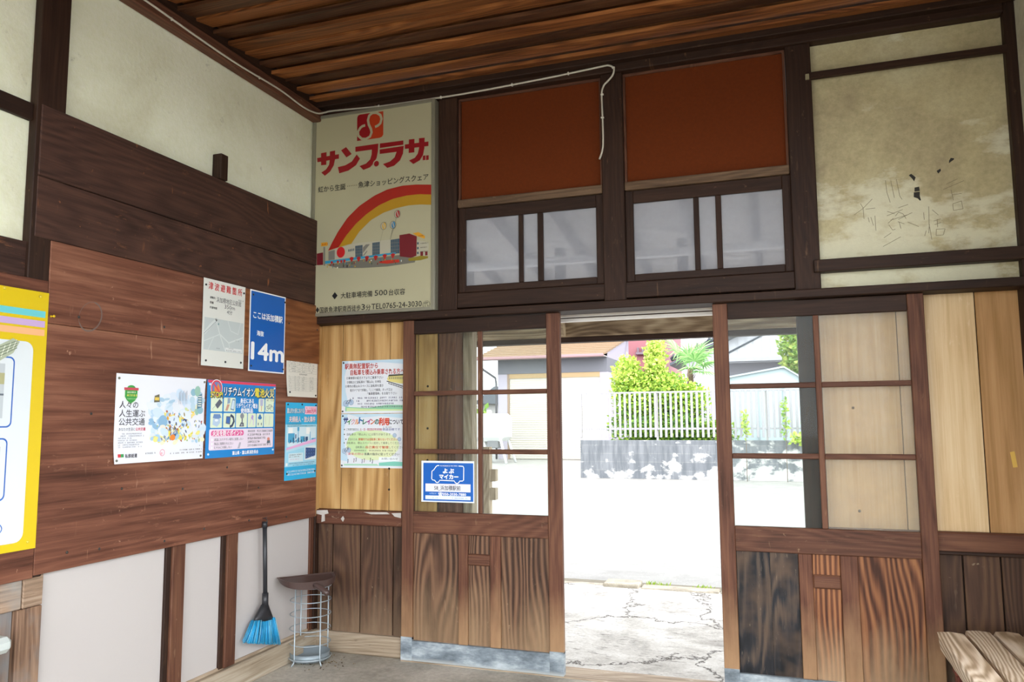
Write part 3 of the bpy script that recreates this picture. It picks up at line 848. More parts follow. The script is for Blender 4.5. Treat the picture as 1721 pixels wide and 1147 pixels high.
def band(a, b, mat):
    n = 40
    def rs(l):
        d = [0]
        for p, q in zip(l[:-1], l[1:]): d.append(d[-1] + math.hypot(q[0] - p[0], q[1] - p[1]))
        out = []
        for i in range(n + 1):
            t = d[-1] * i / n
            k = max(j for j in range(len(d)) if d[j] <= t + 1e-9)
            k = min(k, len(l) - 2)
            f = (t - d[k]) / (d[k + 1] - d[k])
            out.append((l[k][0] + (l[k + 1][0] - l[k][0]) * f, l[k][1] + (l[k + 1][1] - l[k][1]) * f))
        return out
    A, B = rs(a), rs(b)
    for i in range(n):
        s.poly([A[i], A[i + 1], B[i + 1], B[i]], mat, 'rainbow')
band(rb0, rb1, ink('#a02012')); band(rb1, rb2, GOLD)
cm = {'w': ink('#b4b09a'), 'g': ink('#7c7a70'), 'b': ink('#3f5664'), 'm': ink('#6e1620'), 'y': ink('#d79a24'), 'c': ink('#2f8fb0'), 'G': ink('#6f6d62'), 'r': ink('#b8301e'), 'o': ink('#8a7a1e')}
ILL = [('G', [(114, 321), (383, 336), (605, 343), (711, 321), (701, 292), (525, 281), (362, 284), (194, 295)]), ('w', [(170, 410), (314, 436), (602, 440), (603, 358), (171, 344)]), ('g', [(129, 401), (172, 407), (173, 349), (130, 347)]),
       ('b', [(311, 420), (360, 422), (361, 352), (313, 351)]), ('g', [(363, 407), (382, 423), (409, 423), (363, 372)]), ('g', [(361, 357), (391, 387), (392, 380), (372, 357)]), ('b', [(425, 429), (474, 431), (475, 356), (426, 355)]), ('b', [(545, 437), (602, 440), (603, 353), (546, 355)]),
       ('m', [(602, 460), (666, 464), (713, 443), (711, 330), (677, 321), (605, 334)]), ('w', [(713, 422), (789, 401), (787, 324), (714, 325)]), ('y', [(687, 464), (724, 467), (764, 442), (763, 425), (713, 446)]), ('m', [(736, 352), (754, 351), (754, 327), (737, 327)]), ('m', [(766, 350), (782, 349), (782, 327), (766, 327)]),
       ('c', [(108, 344), (578, 361), (584, 351), (108, 326)]), ('m', [(49, 394), (92, 398), (94, 322), (50, 323)]), ('g', [(95, 431), (106, 430), (109, 316), (98, 317)]), ('y', [(78, 458), (122, 459), (123, 436), (78, 436)]),
       ('r', [(471, 314), (525, 318), (600, 317), (603, 300), (525, 297), (474, 305)]), ('o', [(659, 317), (738, 328), (785, 322), (785, 310), (738, 302), (664, 302)])]
for i, (k, p) in enumerate(ILL):
    s.lay = 2 + i * .3
    s.poly(p, cm[k], 'building_picture')
s.lay = 8
s.disc(215, 389, 28, ink('#c01c20'), 'building_picture', 33)
for k in range(4): s.rect(266 + k * 11, 388 + k, 272 + k * 11, 402 + k, cm['b'], 'building_picture')
for x0, x1, y0, y1 in ((313, 360, 353, 420), (427, 474, 357, 429), (547, 602, 356, 438)):
    for k in range(1, 5): s.rect(x0 + (x1 - x0) * k / 5 - 1, y0, x0 + (x1 - x0) * k / 5 + 1, y1, cm['g'], 'building_picture')
    for k in range(1, 4): s.rect(x0, y0 + (y1 - y0) * k / 4 - 1, x1, y0 + (y1 - y0) * k / 4 + 1, cm['g'], 'building_picture')
for x, y in ((289, 341), (336, 339), (391, 339), (449, 338), (508, 341), (561, 342), (154, 331), (196, 332), (219, 333), (241, 334)):
    q = 15 if x > 270 else 9
    s.poly([(x - q, y + q * .6), (x, y + q), (x + q, y + q * .6), (x + 3, y - q), (x - 3, y - q)], ink('#a8221e'), 'building_picture')
rr = random.Random(3)
for k in range(34):
    x = rr.uniform(110, 620); y = rr.uniform(292, 322)
    s.rect(x, y, x + rr.uniform(2, 9), y + rr.uniform(6, 15), ink(rr.choice(['#2a2a28', '#d8d4c0', '#7d2420', '#3c6d86', '#b99a2c', '#3f5230'])), 'building_picture')
for k in range(3): s.rect(716, 395 - k * 28, 726, 408 - k * 28, cm['b'], 'building_picture')
for k in range(3): s.greek(738, 396 - k * 24, 46, 7, BLK, 'building_picture')
s.greek(724, 440, 34, 8, cm['m'], 'building_picture'); s.greek(84, 441, 34, 11, cm['r'], 'building_picture', 1)
for (x, y, c) in ((588, 586, '#b02028'), (499, 523, '#c8a03c'), (560, 524, '#3a7fa6')):
    s.lay = 8; s.disc(x, y, 19, ink('#b0aa94'), 'building_picture', 22); s.lay = 9
    s.disc(x + 3, y, 12, ink(c), 'building_picture', 20)
    s.lay = 10; s.disc(x + 3, y, 3.5, ink('#b0aa94'), 'building_picture', 18, rot=15)
    s.ring(x, y, 19, 1.6, BLK, 'building_picture', 22)
s.lay = 7
for a, b in (((582, 566), (545, 440)), ((496, 502), (478, 432)), ((557, 503), (540, 438))): s.stroke([a, b], 1.3, cm['g'], 'building_picture')
s.lay = 2
s.text('虹から生誕', 49, 773, 36, BLK, 'slogan', bold=.012, w=190)
for k in range(6): s.disc(254 + k * 12, 789, 2.4, BLK, 'slogan')
s.text('魚津ショッピングスクェア', 326, 773, 36, BLK, 'slogan', bold=.012, w=458)
s.poly([(158, 130), (177, 152), (196, 130), (177, 108)], BLK, 'parking_note')
s.text('大駐車場完備', 218, 113, 34, BLK, 'parking_note', bold=.012, w=210)
s.text('500', 444, 114, 40, BLK, 'parking_note', bold=.008, w=82)
s.text('台収容', 536, 113, 34, BLK, 'parking_note', bold=.012, w=104)
s.poly([(48, 51), (60, 69), (72, 51), (60, 33)], BLK, 'address_line')
s.text('国鉄魚津駅南西徒歩', 76, 34, 34, BLK, 'address_line', bold=.012, w=276)
s.text('3', 358, 36, 42, BLK, 'address_line', bold=.01, w=22); s.text('分', 386, 34, 32, BLK, 'address_line', bold=.012, w=32)
s.text('TEL0765-24-3030', 424, 36, 40, BLK, 'address_line', bold=.008, w=322); s.text('(代)', 752, 35, 34, BLK, 'address_line', w=46)
for n_, b_ in s.b.items(): b_.build(n_, sg, recalc=False)

# ------------------------------------------------------------------ posters on the left wall
TACK = plain('black_thumbtack', '#22242a', .35); TACKG = plain('grey_thumbtack', '#75766a', .35, .5); TACKW = plain('white_thumbtack', '#dfe4e8', .35)
def left_poster(name, lab, y0, y1, z0, z1, cat='poster', x=.0462, curl=None, tilt=0.0, group=None):
    rt = root(name, (x, (y0 + y1) / 2, z0), lab, cat, group)
    c, sn = math.cos(tilt), math.sin(tilt)
    return Sheet(rt, (x, y0, z0), (0, c, sn), (0, -sn, c), (1, 0, 0), y1 - y0, z1 - z0, curl)
def back_poster(name, lab, x0, x1, z0, z1, y, cat='poster'):
    rt = root(name, ((x0 + x1) / 2, y, z0), lab, cat)
    return Sheet(rt, (x0, y, z0), (1, 0, 0), (0, 0, 1), (0, -1, 0), x1 - x0, z1 - z0)

# 1 public transport poster with a watercolour of trains and people
s = left_poster('poster', 'white landscape poster with a watercolour crowd and trains', -1.505, -.978, 1.153, 1.529,
                curl=lambda u, v: .010 * max(0, 1 - v / 22) ** 2 * max(0, 1 - u / 40) + .006 * max(0, 1 - (71 - v) / 15) ** 2 * (u / 100))
H = s.H
DK = ink('#3b3b44')
s.lay = 1
s.poly([(8, 60), (22.5, 60), (22.5, 53), (20, 49), (15.3, 46.5), (10.5, 49), (8, 53)], ink('#dfe8df'), 'badge'); s.lay = 2
s.poly([(9, 59), (21.6, 59), (21.6, 53), (19.3, 50), (15.3, 47.6), (11.3, 50), (9, 53)], ink('#3c9a45'), 'badge'); s.disc(15.3, 60, 4.2, ink('#3c9a45'), 'badge', 2.4); s.lay = 3
s.rect(8, 58.3, 22.6, 60.4, ink('#c94a5a'), 'badge')
s.greek(11, 56, 9, 1.5, ink('#e8f0d8'), 'badge', 1); s.greek(11, 53.2, 10, 2.2, ink('#e7dc62'), 'badge', 1); s.greek(11.5, 50.8, 8, 1.3, ink('#a9d59f'), 'badge', 1)
s.text('人々の', 4, 44.2, 5.6, DK, w=19, bold=.008); s.text('人生運ぶ', 4, 37.3, 5.6, DK, w=26.5, bold=.008); s.text('公共交通', 4, 30.6, 5.6, DK, w=26.5, bold=.008)
s.text('あなたの生活に', 4.2, 26, 2.5, DK, w=16.4); s.text('公共交通', 21.2, 26, 2.5, ink('#d04a66'), w=10.3, bold=.02)
for i, w_ in enumerate((24, 25.5, 13, 19, 26, 21, 23)): s.greek(4, 22.9 - i * 1.75, w_, 1.15, ink('#7f838d'))
s.rect(3.6, 5.0, 6.6, 7.6, ink('#d5404a'), 'union_mark'); s.rect(6.6, 5.0, 9.6, 7.6, ink('#3f9a56'), 'union_mark')
s.text('私鉄総連', 11, 4.6, 3.0, DK, w=12.5, bold=.02)
s.greek(32.5, 6.4, 11, 1.4, DK); s.ring(51, 7, 2.6, .5, ink('#e590a0'), 'round_mark'); s.disc(50.2, 6.4, 1.2, ink('#f0c0c8'), 'round_mark')
s.greek(71, 8.0, 27, 1.1, DK); s.greek(60, 5.4, 38, 1.2, DK); s.greek(95, 11.2, 3, 1.0, DK)
rr = random.Random(11)
def blobs(n, u0, u1, v0, v1, cols, ru, rv, part='watercolour'):
    for i in range(n):
        s.lay = 1 + rr.random() * 4
        s.disc(rr.uniform(u0, u1), rr.uniform(v0, v1), rr.uniform(*ru), ink(rr.choice(cols), .8), part, rr.uniform(*rv), 9, rr.uniform(-40, 40))
blobs(36, 37, 97, 24, 58, ['#dbe6f2', '#d3e3f3', '#e2ebf2', '#e4eaf0', '#cfe2f2'], (4, 8), (3, 5))
blobs(14, 84, 97, 42, 60, ['#a8c8dc', '#8fb9c8', '#bcd6e4', '#9cc4b4'], (2, 4), (2, 5))
blobs(20, 36, 56, 27, 40, ['#a9c8e0', '#bcd6ea', '#94bbd8', '#c7dbeb'], (2.5, 5), (1.4, 2.6))
blobs(14, 43, 62, 46, 52, ['#a9c9dd', '#c3dae8', '#b2cfe0'], (2, 4.5), (1, 2))
blobs(12, 74, 86, 36, 42, ['#ecd060', '#e8c650', '#f0dc8c', '#cbd9a0'], (2, 4), (1, 1.8))
blobs(16, 76, 92, 42, 48, ['#dce0a8', '#c9d8a0', '#d6cf90', '#e6e6c8'], (1.6, 4), (.8, 1.6))
blobs(50, 38, 98, 15.5, 26, ['#ece58a', '#e8dc60', '#f0ea9e', '#c8dcea', '#dde6ea', '#a8cbe2', '#eeeccc'], (1.4, 3.6), (1, 2.6))
blobs(130, 52, 80, 17, 42, ['#e8d84c', '#f0e470', '#5f8fb8', '#7fb0d0', '#4c5a7c', '#b06a4c', '#e0a040', '#9a8a5a', '#dfe7ea', '#6a86a6', '#8c9cb4'], (.5, 1.4), (1, 2.8))
blobs(60, 38, 98, 16, 34, ['#e8d84c', '#6f9fc4', '#5a6a80', '#c06048', '#a8c080', '#d8c870', '#8a8f9c'], (.4, 1.0), (.7, 2.0))
s.lay = 6
s.disc(62, 19.5, 3, ink('#e88a3c', .8), 'watercolour', 2.6); s.disc(50, 33, 5, ink('#8db6d4', .8), 'watercolour', 5.5); s.lay = 6.4
s.disc(50, 29, 3.2, ink('#e9e6d8', .8), 'watercolour', 1.4); s.rect(46.5, 33.5, 53.5, 36.5, ink('#b9d0e2', .8), 'watercolour')
s.poly([(39.5, 49), (40, 54.5), (45, 56), (45.8, 49.5)], ink('#6d6a58', .8), 'watercolour'); s.lay = 6.8
s.rect(40.2, 50.8, 45, 53.3, ink('#e4c860', .8), 'watercolour')
s.poly([(90, 44), (91, 56), (96, 58), (96.5, 46)], ink('#5d88a0', .8), 'watercolour'); s.lay = 7.2
for k in range(5): s.rect(91.2, 46.5 + k * 2.1, 95.4, 47.4 + k * 2.1, ink('#e4e8dc', .8), 'watercolour')
for k in range(9):
    x = 68 + k * .95 + (k // 3) * .8
    s.stroke([(x, 48 + (k % 2) * 3), (x - .3, 58 + (k % 3))], .35, ink('#9aa4b0', .8), 'watercolour')
s.finish(ink('#e8ebf2', .4), tacks=((2.5, 67.5), (98, 68.5), (2.2, 2.6), (97, 2.4)), tack_mat=TACKG)

# 2 lithium battery fire poster
s = left_poster('poster', 'blue poster with a grid of pictured gadgets above a pink-headed box', -.962, -.426, 1.150, 1.528)
WH = ink('#f2f4f4'); YL = ink('#ecdf52'); NV = ink('#1e3a5c')
s.rect(.8, 68, 99.8, 70.3, ink('#e0405a'))
s.lay = 2
s.disc(12, 63.2, 8, WH); s.lay = 3
s.disc(12, 63.2, 7.3, ink('#d9475a')); s.lay = 4; s.disc(12, 63.2, 5.8, ink('#6f86b8')); s.lay = 5
s.poly([(9, 60), (9, 66), (12, 63.5), (13.5, 68), (16, 64), (16.5, 60.5), (13, 58.5)], ink('#e8863c')); s.lay = 6
s.stroke([(7.5, 67.5), (16.5, 59)], 1.6, ink('#d9475a'))
def outlined(t, u, v, h, w, fill, edge, o=.45, **k):
    l = s.lay
    for dx, dy in ((o, 0), (-o, 0), (0, o), (0, -o), (o, -o), (o * 1.6, -o * 1.6)):
        s.lay = l + .1
        s.text(t, u + dx, v + dy, h, edge, 'lettering', .02, w, **k)
    s.lay = l + 1
    s.text(t, u, v, h, fill, 'lettering', .022, w, **k)
    s.lay = l
outlined('STOP!', 4, 54.8, 6.4, 16, YL, NV)
outlined('リチウムイオン', 22, 57.2, 8.4, 44, WH, NV); outlined('電池', 66.5, 57.2, 8.6, 14.5, YL, NV); outlined('火災', 81.5, 57.2, 8.6, 15.5, ink('#f4f0b0'), NV)
s.lay = 2
for u0, u1 in ((5, 20.6), (22.2, 38.6), (73, 82), (83.4, 97)): s.rect(u0, 42, u1, 55, ink('#dfecd0'), r=1)
for u0, u1 in ((5, 20.6), (22.2, 38.6), (39.8, 56), (57, 69.2), (70.2, 80.6), (81.6, 97)): s.rect(u0, 27.2, u1, 40.6, ink('#dfecd0'), r=1)
s.rect(84, 52, 97.6, 55.4, ink('#e6d44c')); s.lay = 3; s.greek(85.5, 52.7, 11, 2, NV)
s.text('身近にある', 55.4, 50.6, 4.4, WH, bold=.03, w=20, al='c'); s.text('リチウムイオン電池', 55.6, 45.9, 4.4, WH, bold=.03, w=31, al='c'); s.text('使用製品', 55.4, 41.4, 4.2, WH, bold=.03, w=18, al='c')
G1 = ink('#5d6370'); G2 = ink('#8fa7bd'); G3 = ink('#33415a')
s.poly([(10.5, 48), (16.5, 53.5), (20.3, 50.3), (14, 44.5)], G1); s.stroke([(11, 47), (7, 44), (9, 43)], .4, G2)
s.poly([(27, 49), (31, 50), (31, 54.6), (27.4, 54.6)], G2); s.poly([(24.5, 43), (27.6, 42.8), (30.4, 48.6), (27, 48.8)], ink('#c79a86')); s.poly([(31.5, 44), (36.6, 43), (38, 53.6), (34, 53.8)], ink('#6c93b4')); s.lay = 3.5
s.poly([(32.3, 45), (36, 44.2), (37.2, 52.4), (34.4, 52.6)], ink('#cfe2ec')); s.lay = 3
s.poly([(75.5, 48), (79.5, 48), (79.8, 54.4), (75.2, 54.4)], ink('#b9bcd4')); s.rect(77, 43, 78, 48, ink('#d4977c'))
s.ring(86.4, 45.6, 2.2, .35, G3); s.ring(94.2, 45.6, 2.4, .35, G3); s.stroke([(86.4, 45.6), (89.2, 49.4), (93, 49.2), (94.2, 45.6)], .4, G3); s.stroke([(86.4, 45.6), (90.4, 45.2), (93, 49.2)], .4, G3); s.stroke([(89.2, 49.4), (90.4, 45.2)], .4, G3)
s.poly([(8, 36), (15, 35), (19.4, 36.4), (17.6, 39.6), (9.4, 39.6)], ink('#6d8fc0')); s.poly([(8, 30), (14, 28), (18, 31.6), (17.6, 35.4), (8.4, 35.4)], ink('#b4cbe0')); s.disc(13, 34, 2.4, ink('#e6eef4'), rv=1.2)
s.stroke([(32, 39), (36, 36.6), (37, 33), (34.6, 29), (31.4, 28)], 2.4, G3); s.lay = 3.5; s.poly([(25.6, 31), (31.6, 30), (32.2, 37.6), (26.2, 37.8)], G1); s.lay = 4; s.poly([(26.4, 31.8), (30.8, 31), (31.4, 36.8), (27, 37)], ink('#3f6cb0')); s.lay = 3
s.disc(48.5, 38, 2.8, ink('#8a8f96'), rv=2.6); s.rect(48, 31, 49.6, 36, G1); s.poly([(44.6, 28), (51.6, 28), (51, 31.6), (47, 32)], G1); s.disc(48.4, 29.6, 1, ink('#b0b6bc'))
s.poly([(61.6, 36), (64.6, 34), (65.6, 38), (63.4, 39.4)], ink('#b9a0d6')); s.stroke([(60, 30), (62, 35)], .5, ink('#c7b6d8')); s.rect(65, 29, 66.4, 35, ink('#d6cfe0'))
s.disc(75.4, 36.4, 3, ink('#3f76b0'), rv=1.8); s.disc(75.4, 38, 1.7, ink('#3f76b0')); s.rect(72.6, 29, 73.6, 31.4, G3); s.rect(77.4, 29, 78.4, 31.4, G3)
s.stroke([(84, 38), (85, 30)], .5, ink('#c9c9b0')); s.stroke([(90, 29), (91, 38)], .9, ink('#d0d4c0'))
s.lay = 2; s.rect(4, 7, 97, 26, ink('#eadcea'), r=1.6); s.lay = 3
s.rect(6.4, 19.6, 51.6, 24.6, ink('#e2609c'), r=2.4); s.lay = 4
s.text('火災を防ぐポイント', 29, 20.2, 4.6, WH, bold=.03, w=41, al='c')
for t, v, w_ in (('高温になりやすい場所に放置しない', 15.4, 40), ('製品に衝撃を与えない', 11.6, 26), ('むやみに分解しない', 8.2, 24)): s.text(t, 11, v, 2.4, DK, w=w_); s.rect(7, v, 9, v + 2, WH)
for v, w_ in ((22.4, 37), (19, 34), (15.6, 26), (12.2, 17), (8.8, 35)): s.greek(57.6, v, w_, 2.3, DK, dens=.95)
s.poly([(87, 11), (92.6, 11.4), (92, 14.4), (87.6, 14)], G1); s.disc(89.6, 15.4, 2.2, ink('#d98a7a'), rv=1.6); s.poly([(43, 7.6), (46, 7.6), (48, 13), (45.6, 13.4)], ink('#b9b2c0'))
s.text('富山県・富山県消防長会', 36, 2.0, 3.4, WH, bold=.025, w=38)
s.finish(ink('#1583cc', .3), tacks=((97.5, 66), (97.2, 4.5), (3.6, 3.6), (3.2, 66.5)), tack_mat=TACKW)

# 3 evacuation notice
s = left_poster('notice', 'white evacuation notice with red heading above a pale street map', -1.015, -.707, 1.594, 2.018, 'notice', x=.050)
for i, c in enumerate('津波避難箇所'): s.text(c, 11 + i * 14.0, 122, 11.5, ink('#c8363a'), w=10.4, bold=.018)
for t, v in (('避難先', 107), ('距離', 99), ('所要時間', 91)): s.text(t, 15, v, 3.6, BLK, w=len(t) * 4.2, bold=.01)
s.text('浜加積地区公民館', 60, 103.6, 8.2, DK, w=60, al='c'); s.text('350m', 62, 95.2, 8, DK, w=25, al='c'); s.text('4分', 62, 87, 7.6, DK, w=13, al='c'); s.greek(83, 112, 11, 2.6, BLK)
s.rect(4, 25, 97, 76, ink('#c3ccca'), 'map'); s.lay = 2
LR = ink('#d5dcd9'); s.stroke([(4, 50), (20, 66), (33, 76)], 5, LR, 'map'); s.stroke([(30, 76), (40, 52), (62, 40), (97, 52)], 2.4, LR, 'map'); s.stroke([(40, 52), (52, 30), (56, 25)], 2, LR, 'map'); s.stroke([(4, 38), (40, 52)], 1.4, LR, 'map')
s.stroke([(62, 40), (66, 25)], 1.2, LR, 'map'); s.stroke([(58, 76), (66, 60), (84, 56)], 1.2, LR, 'map'); s.stroke([(14, 25), (26, 46)], 1, LR, 'map'); s.stroke([(84, 56), (90, 76)], 1, LR, 'map'); s.lay = 3
for k in range(12): s.stroke([(4 + k * 2.6, 50 + k * 2.15), (5.6 + k * 2.6, 51.3 + k * 2.15)], .9, ink('#6f7a7c'), 'map')
s.disc(36, 68, 1.8, ink('#7fa0a0'), 'map'); s.greek(78, 44, 10, 2, ink('#9aa4a4'), 'map'); s.greek(33, 28, 8, 2, ink('#7c8888'), 'map')
s.rect(54, 26.2, 95, 32, ink('#dfe3e0'), 'map'); s.lay = 4; s.greek(62, 30.2, 12, 1.5, BLK, 'map'); s.greek(56, 27, 36, 1.5, BLK, 'map')
s.finish(ink('#dfe1d9', .4), tacks=((5, 127), (96, 127), (10, 8), (55, 8.5), (93, 10)), tack_mat=TACK)

# 4 elevation sign
s = left_poster('elevation_sign', 'blue 14m elevation sign with a white border, beside the evacuation notice', -.668, -.360, 1.587, 2.017, 'sign', x=.050)
H = s.H
s.rect(2.6, 2.2, 97.4, H - 2.2, ink('#0f5fb4', .3)); s.lay = 2
s.text('ここは浜加積駅', 50.5, 92, 11.4, WH, 'place_name', w=82, al='c', bold=.025); s.text('海抜', 20, 62.5, 8.6, WH, 'elevation_word', w=19, bold=.022)
s.text('14m', 7, 21, 36.5, WH, 'elevation_figure', w=89, bold=.028)
s.finish(WH, tacks=((8, 131), (97.4, 130), (7, 9), (96, 8)), tack_mat=TACK)

# 5 fare table
s = left_poster('fare_table', 'off-white printed table of small figures, pinned right of the blue 14m sign', -.333, -.026, 1.464, 1.888, 'notice',
                curl=lambda u, v: .012 * max(0, 1 - v / 60) ** 2 * max(0, 1 - u / 60))
LN = ink('#a5a79c'); LT = ink('#74776f')
s.greek(29, 121, 42, 5, ink('#5e7c74'), dens=1); s.greek(78, 116.6, 19, 1.6, LT)
rows = [118 - i * 4.75 for i in range(16)]
s.rect(6, 118, 97, 118.5, LN, 'ruling'); s.rect(6, 112.5, 97, 113, LN, 'ruling')
for i in range(15):
    v = 112.5 - (i + 1) * 4.5
    s.rect(6, v, 97, v + .35, LN, 'ruling')
    for u, w_, d in ((8, 18, .5), (26, 3, .9), (35, 8, .5), (50, 8, .8), (66, 10, .35), (76, 12, .45)): s.greek(u, v + 1.2, w_, 2.2, LT, dens=d)
for u in (6, 24, 33, 48, 62, 74, 97): s.rect(u, 45, u + .4, 118, LN, 'ruling')
s.rect(40, 63.6, 80, 67, ink('#dcdacb'), 'ruling'); s.lay = 2; s.greek(42, 64, 36, 2.3, LT); s.greek(40, 41, 24, 2.6, BLK); s.lay = 1
for i in range(9):
    v = 39 - (i + 1) * 3.1
    s.rect(6, v, 97, v + .3, LN, 'ruling')
    for u, w_, d in ((8, 6, .5), (26, 3, .9), (36, 6, .5), (50, 8, .7), (76, 11, .7)): s.greek(u, v + .7, w_, 1.7, LT, dens=d)
for u in (6, 24, 33, 48, 62, 74, 97): s.rect(u, 11.1, u + .4, 39, LN, 'ruling')
s.finish(ink('#dfdbcf', .5), tacks=((4, 134), (96, 132), (8, 8), (95, 4)), tack_mat=TACK)

# 6 appeal poster
s = left_poster('poster', 'narrow cyan appeal poster with a pink band, pinned below the fare table', -.331, -.021, .998, 1.431)
s.rect(0, 24, 100, 100, ink('#9fd8ee')); s.lay = 1.5
s.rect(6, 60, 96, 95, ink('#d5e9f2')); s.lay = 2
outlined('富山市大泉における', 4, 121, 9, 52, ink('#e2eef2'), ink('#2f7fae'), .5); s.rect(59, 118.5, 98, 133.5, ink('#f2c8da')); s.lay = 3
s.text('1,000万円', 61, 121, 7.5, ink('#d02c5c'), w=35, bold=.03); s.greek(62, 129, 33, 2.6, ink('#d02c5c')); s.lay = 2
outlined('夫婦殺人・放火事件', 10, 105, 10, 84, ink('#f2e2e4'), ink('#5a9cc4'), .5)
s.lay = 4; s.greek(5, 99.4, 44, 2, BLK, dens=.95); s.greek(5, 96, 90, 2.2, BLK, dens=.97)
SKY = ink('#4da6cf'); NVY = ink('#24517a')
for u0, v0, u1, v1, c in ((8, 68, 28, 84, SKY), (30, 74, 33, 82, NVY), (38, 68, 40, 92, SKY), (36, 88, 42, 95, SKY), (9, 84, 22, 94, WH), (64, 82, 76, 94, WH), (46, 68, 60, 78, SKY), (62, 70, 70, 77, NVY), (76, 70, 78, 86, SKY)): s.rect(u0, v0, u1, v1, c); s.lay += .2
for k in range(14): s.rect(10 + k * 4.2, 66 + (k % 3), 13 + k * 4.2, 70 + (k % 4) * 2, NVY if k % 2 else SKY)
s.lay = 8; s.poly([(3, 54), (3, 58), (96, 73), (96, 67)], ink('#e8b2dc')); s.lay = 5
s.poly([(3, 50), (3, 54), (60, 64), (96, 67), (96, 62)], ink('#b9dff0'))
s.rect(60, 34, 97, 60, ink('#dfeaf0')); s.lay = 6; s.poly([(63, 36), (95, 41), (96, 55), (63, 57)], ink('#2c4f86')); s.lay = 7; s.stroke([(63, 46.5), (95.6, 48)], .8, ink('#1c345c'))
for k in range(12): s.disc(66 + (k % 4) * 8, 40 + (k // 4) * 6, 1, ink('#6d8fc0'))
s.lay = 5; s.rect(10, 32, 56, 48, ink('#cfe6f0')); s.lay = 6; s.greek(13, 44, 38, 2, BLK, dens=.9); s.greek(12, 40.6, 32, 2, BLK, dens=.9); s.greek(16, 36, 26, 1.8, ink('#d98aa8'))
s.rect(2.5, 26, 8, 31, WH); s.greek(13, 28.6, 78, 1.9, NVY, dens=.95); s.greek(24, 25.2, 64, 1.9, NVY, dens=.8)
s.lay = 3
for k in range(4): s.rect(2, 19.4 + k * 1.3, 98, 19.9 + k * 1.3, ink('#36b4dc'))
for v in (13.5, 8.2): s.greek(7, v, 88, 4, WH, dens=.97)
s.rect(80, 74, 96, 92, ink('#d5e9f2')); s.rect(82, 70.5, 97, 74, SKY)
s.finish(ink('#23aee0', .35), tacks=((6, 136), (50, 136.5), (95, 135.5), (7, 12), (95, 12)), tack_mat=TACK)

# 7 tall yellow poster cut by the picture's edge
s = left_poster('poster', 'tall yellow poster with pastel stripes, cut by the left picture edge', -2.505, -1.838, .868, 1.813)
for v0, v1, c in ((127.3, 131, '#68c4c8'), (121.8, 125.4, '#c0a4cc'), (117, 120.6, '#eeb07e')): s.rect(4, v0, 98.3, v1, ink(c), 'stripes')
s.rect(8, 4.5, 92, 113, ink('#d5dcde'), 'white_panel', r=5); s.lay = 2
BLU = ink('#2c62b4')
for v0, v1, u1 in ((66, 104, 81.5), (27.5, 60.5, 80)):
    s.lay = 2; s.rect(12, v0, u1, v1, BLU, 'picture_frame', r=3); s.lay = 3; s.rect(12.8, v0 + .8, u1 - .8, v1 - .8, ink('#d5dcde'), 'picture_frame', r=2.5)
s.lay = 4
s.rect(16, 71, 76, 100, ink('#b8c0c4')); s.lay = 5; s.rect(60, 72, 71, 92, ink('#3c444c')); s.rect(71.4, 89, 76, 95, ink('#a9a77c')); s.rect(70.4, 83, 76, 84, ink('#5d6670')); s.rect(16, 71, 71, 74, ink('#8a8f96'))
s.lay = 4; s.rect(16, 31, 76, 56, ink('#b4b6b0')); s.lay = 5; s.poly([(66, 44), (76, 47), (76, 40), (70, 36), (64, 40)], ink('#d9b49c')); s.rect(70.5, 48, 74, 54, ink('#b7a55c')); s.rect(20, 33, 62, 50, ink('#5a6470'))
s.lay = 6; s.poly([(69, 99), (80, 106), (83.5, 112.5), (79.5, 114), (69, 108)], ink('#aab39a')); s.lay = 7
for k in range(4): s.stroke([(70 + k * 3.2, 101 + k * 2.4), (72 + k * 3.2, 108 + k * 1.8)], .5, ink('#dfe5d4')); s.stroke([(70, 102.5 + k * 1.7), (82, 109 + k * 1.3)], .4, ink('#6d7a64'))
s.disc(66, 13, 13.6, BLU, 'emblem', 5.4, 32); s.lay = 8; s.disc(66, 13, 13, ink('#d5dcde'), 'emblem', 4.8, 32); s.lay = 9
s.text('地鉄', 68.3, 10.4, 5, BLU, 'emblem', .02, 8.2, shear=.25)
s.finish(ink('#d6ba12', .35), tacks=((94.5, 139), (73, 140.5), (95, 4)), tack_mat=plain('yellow_thumbtack', '#cdb83c', .4))

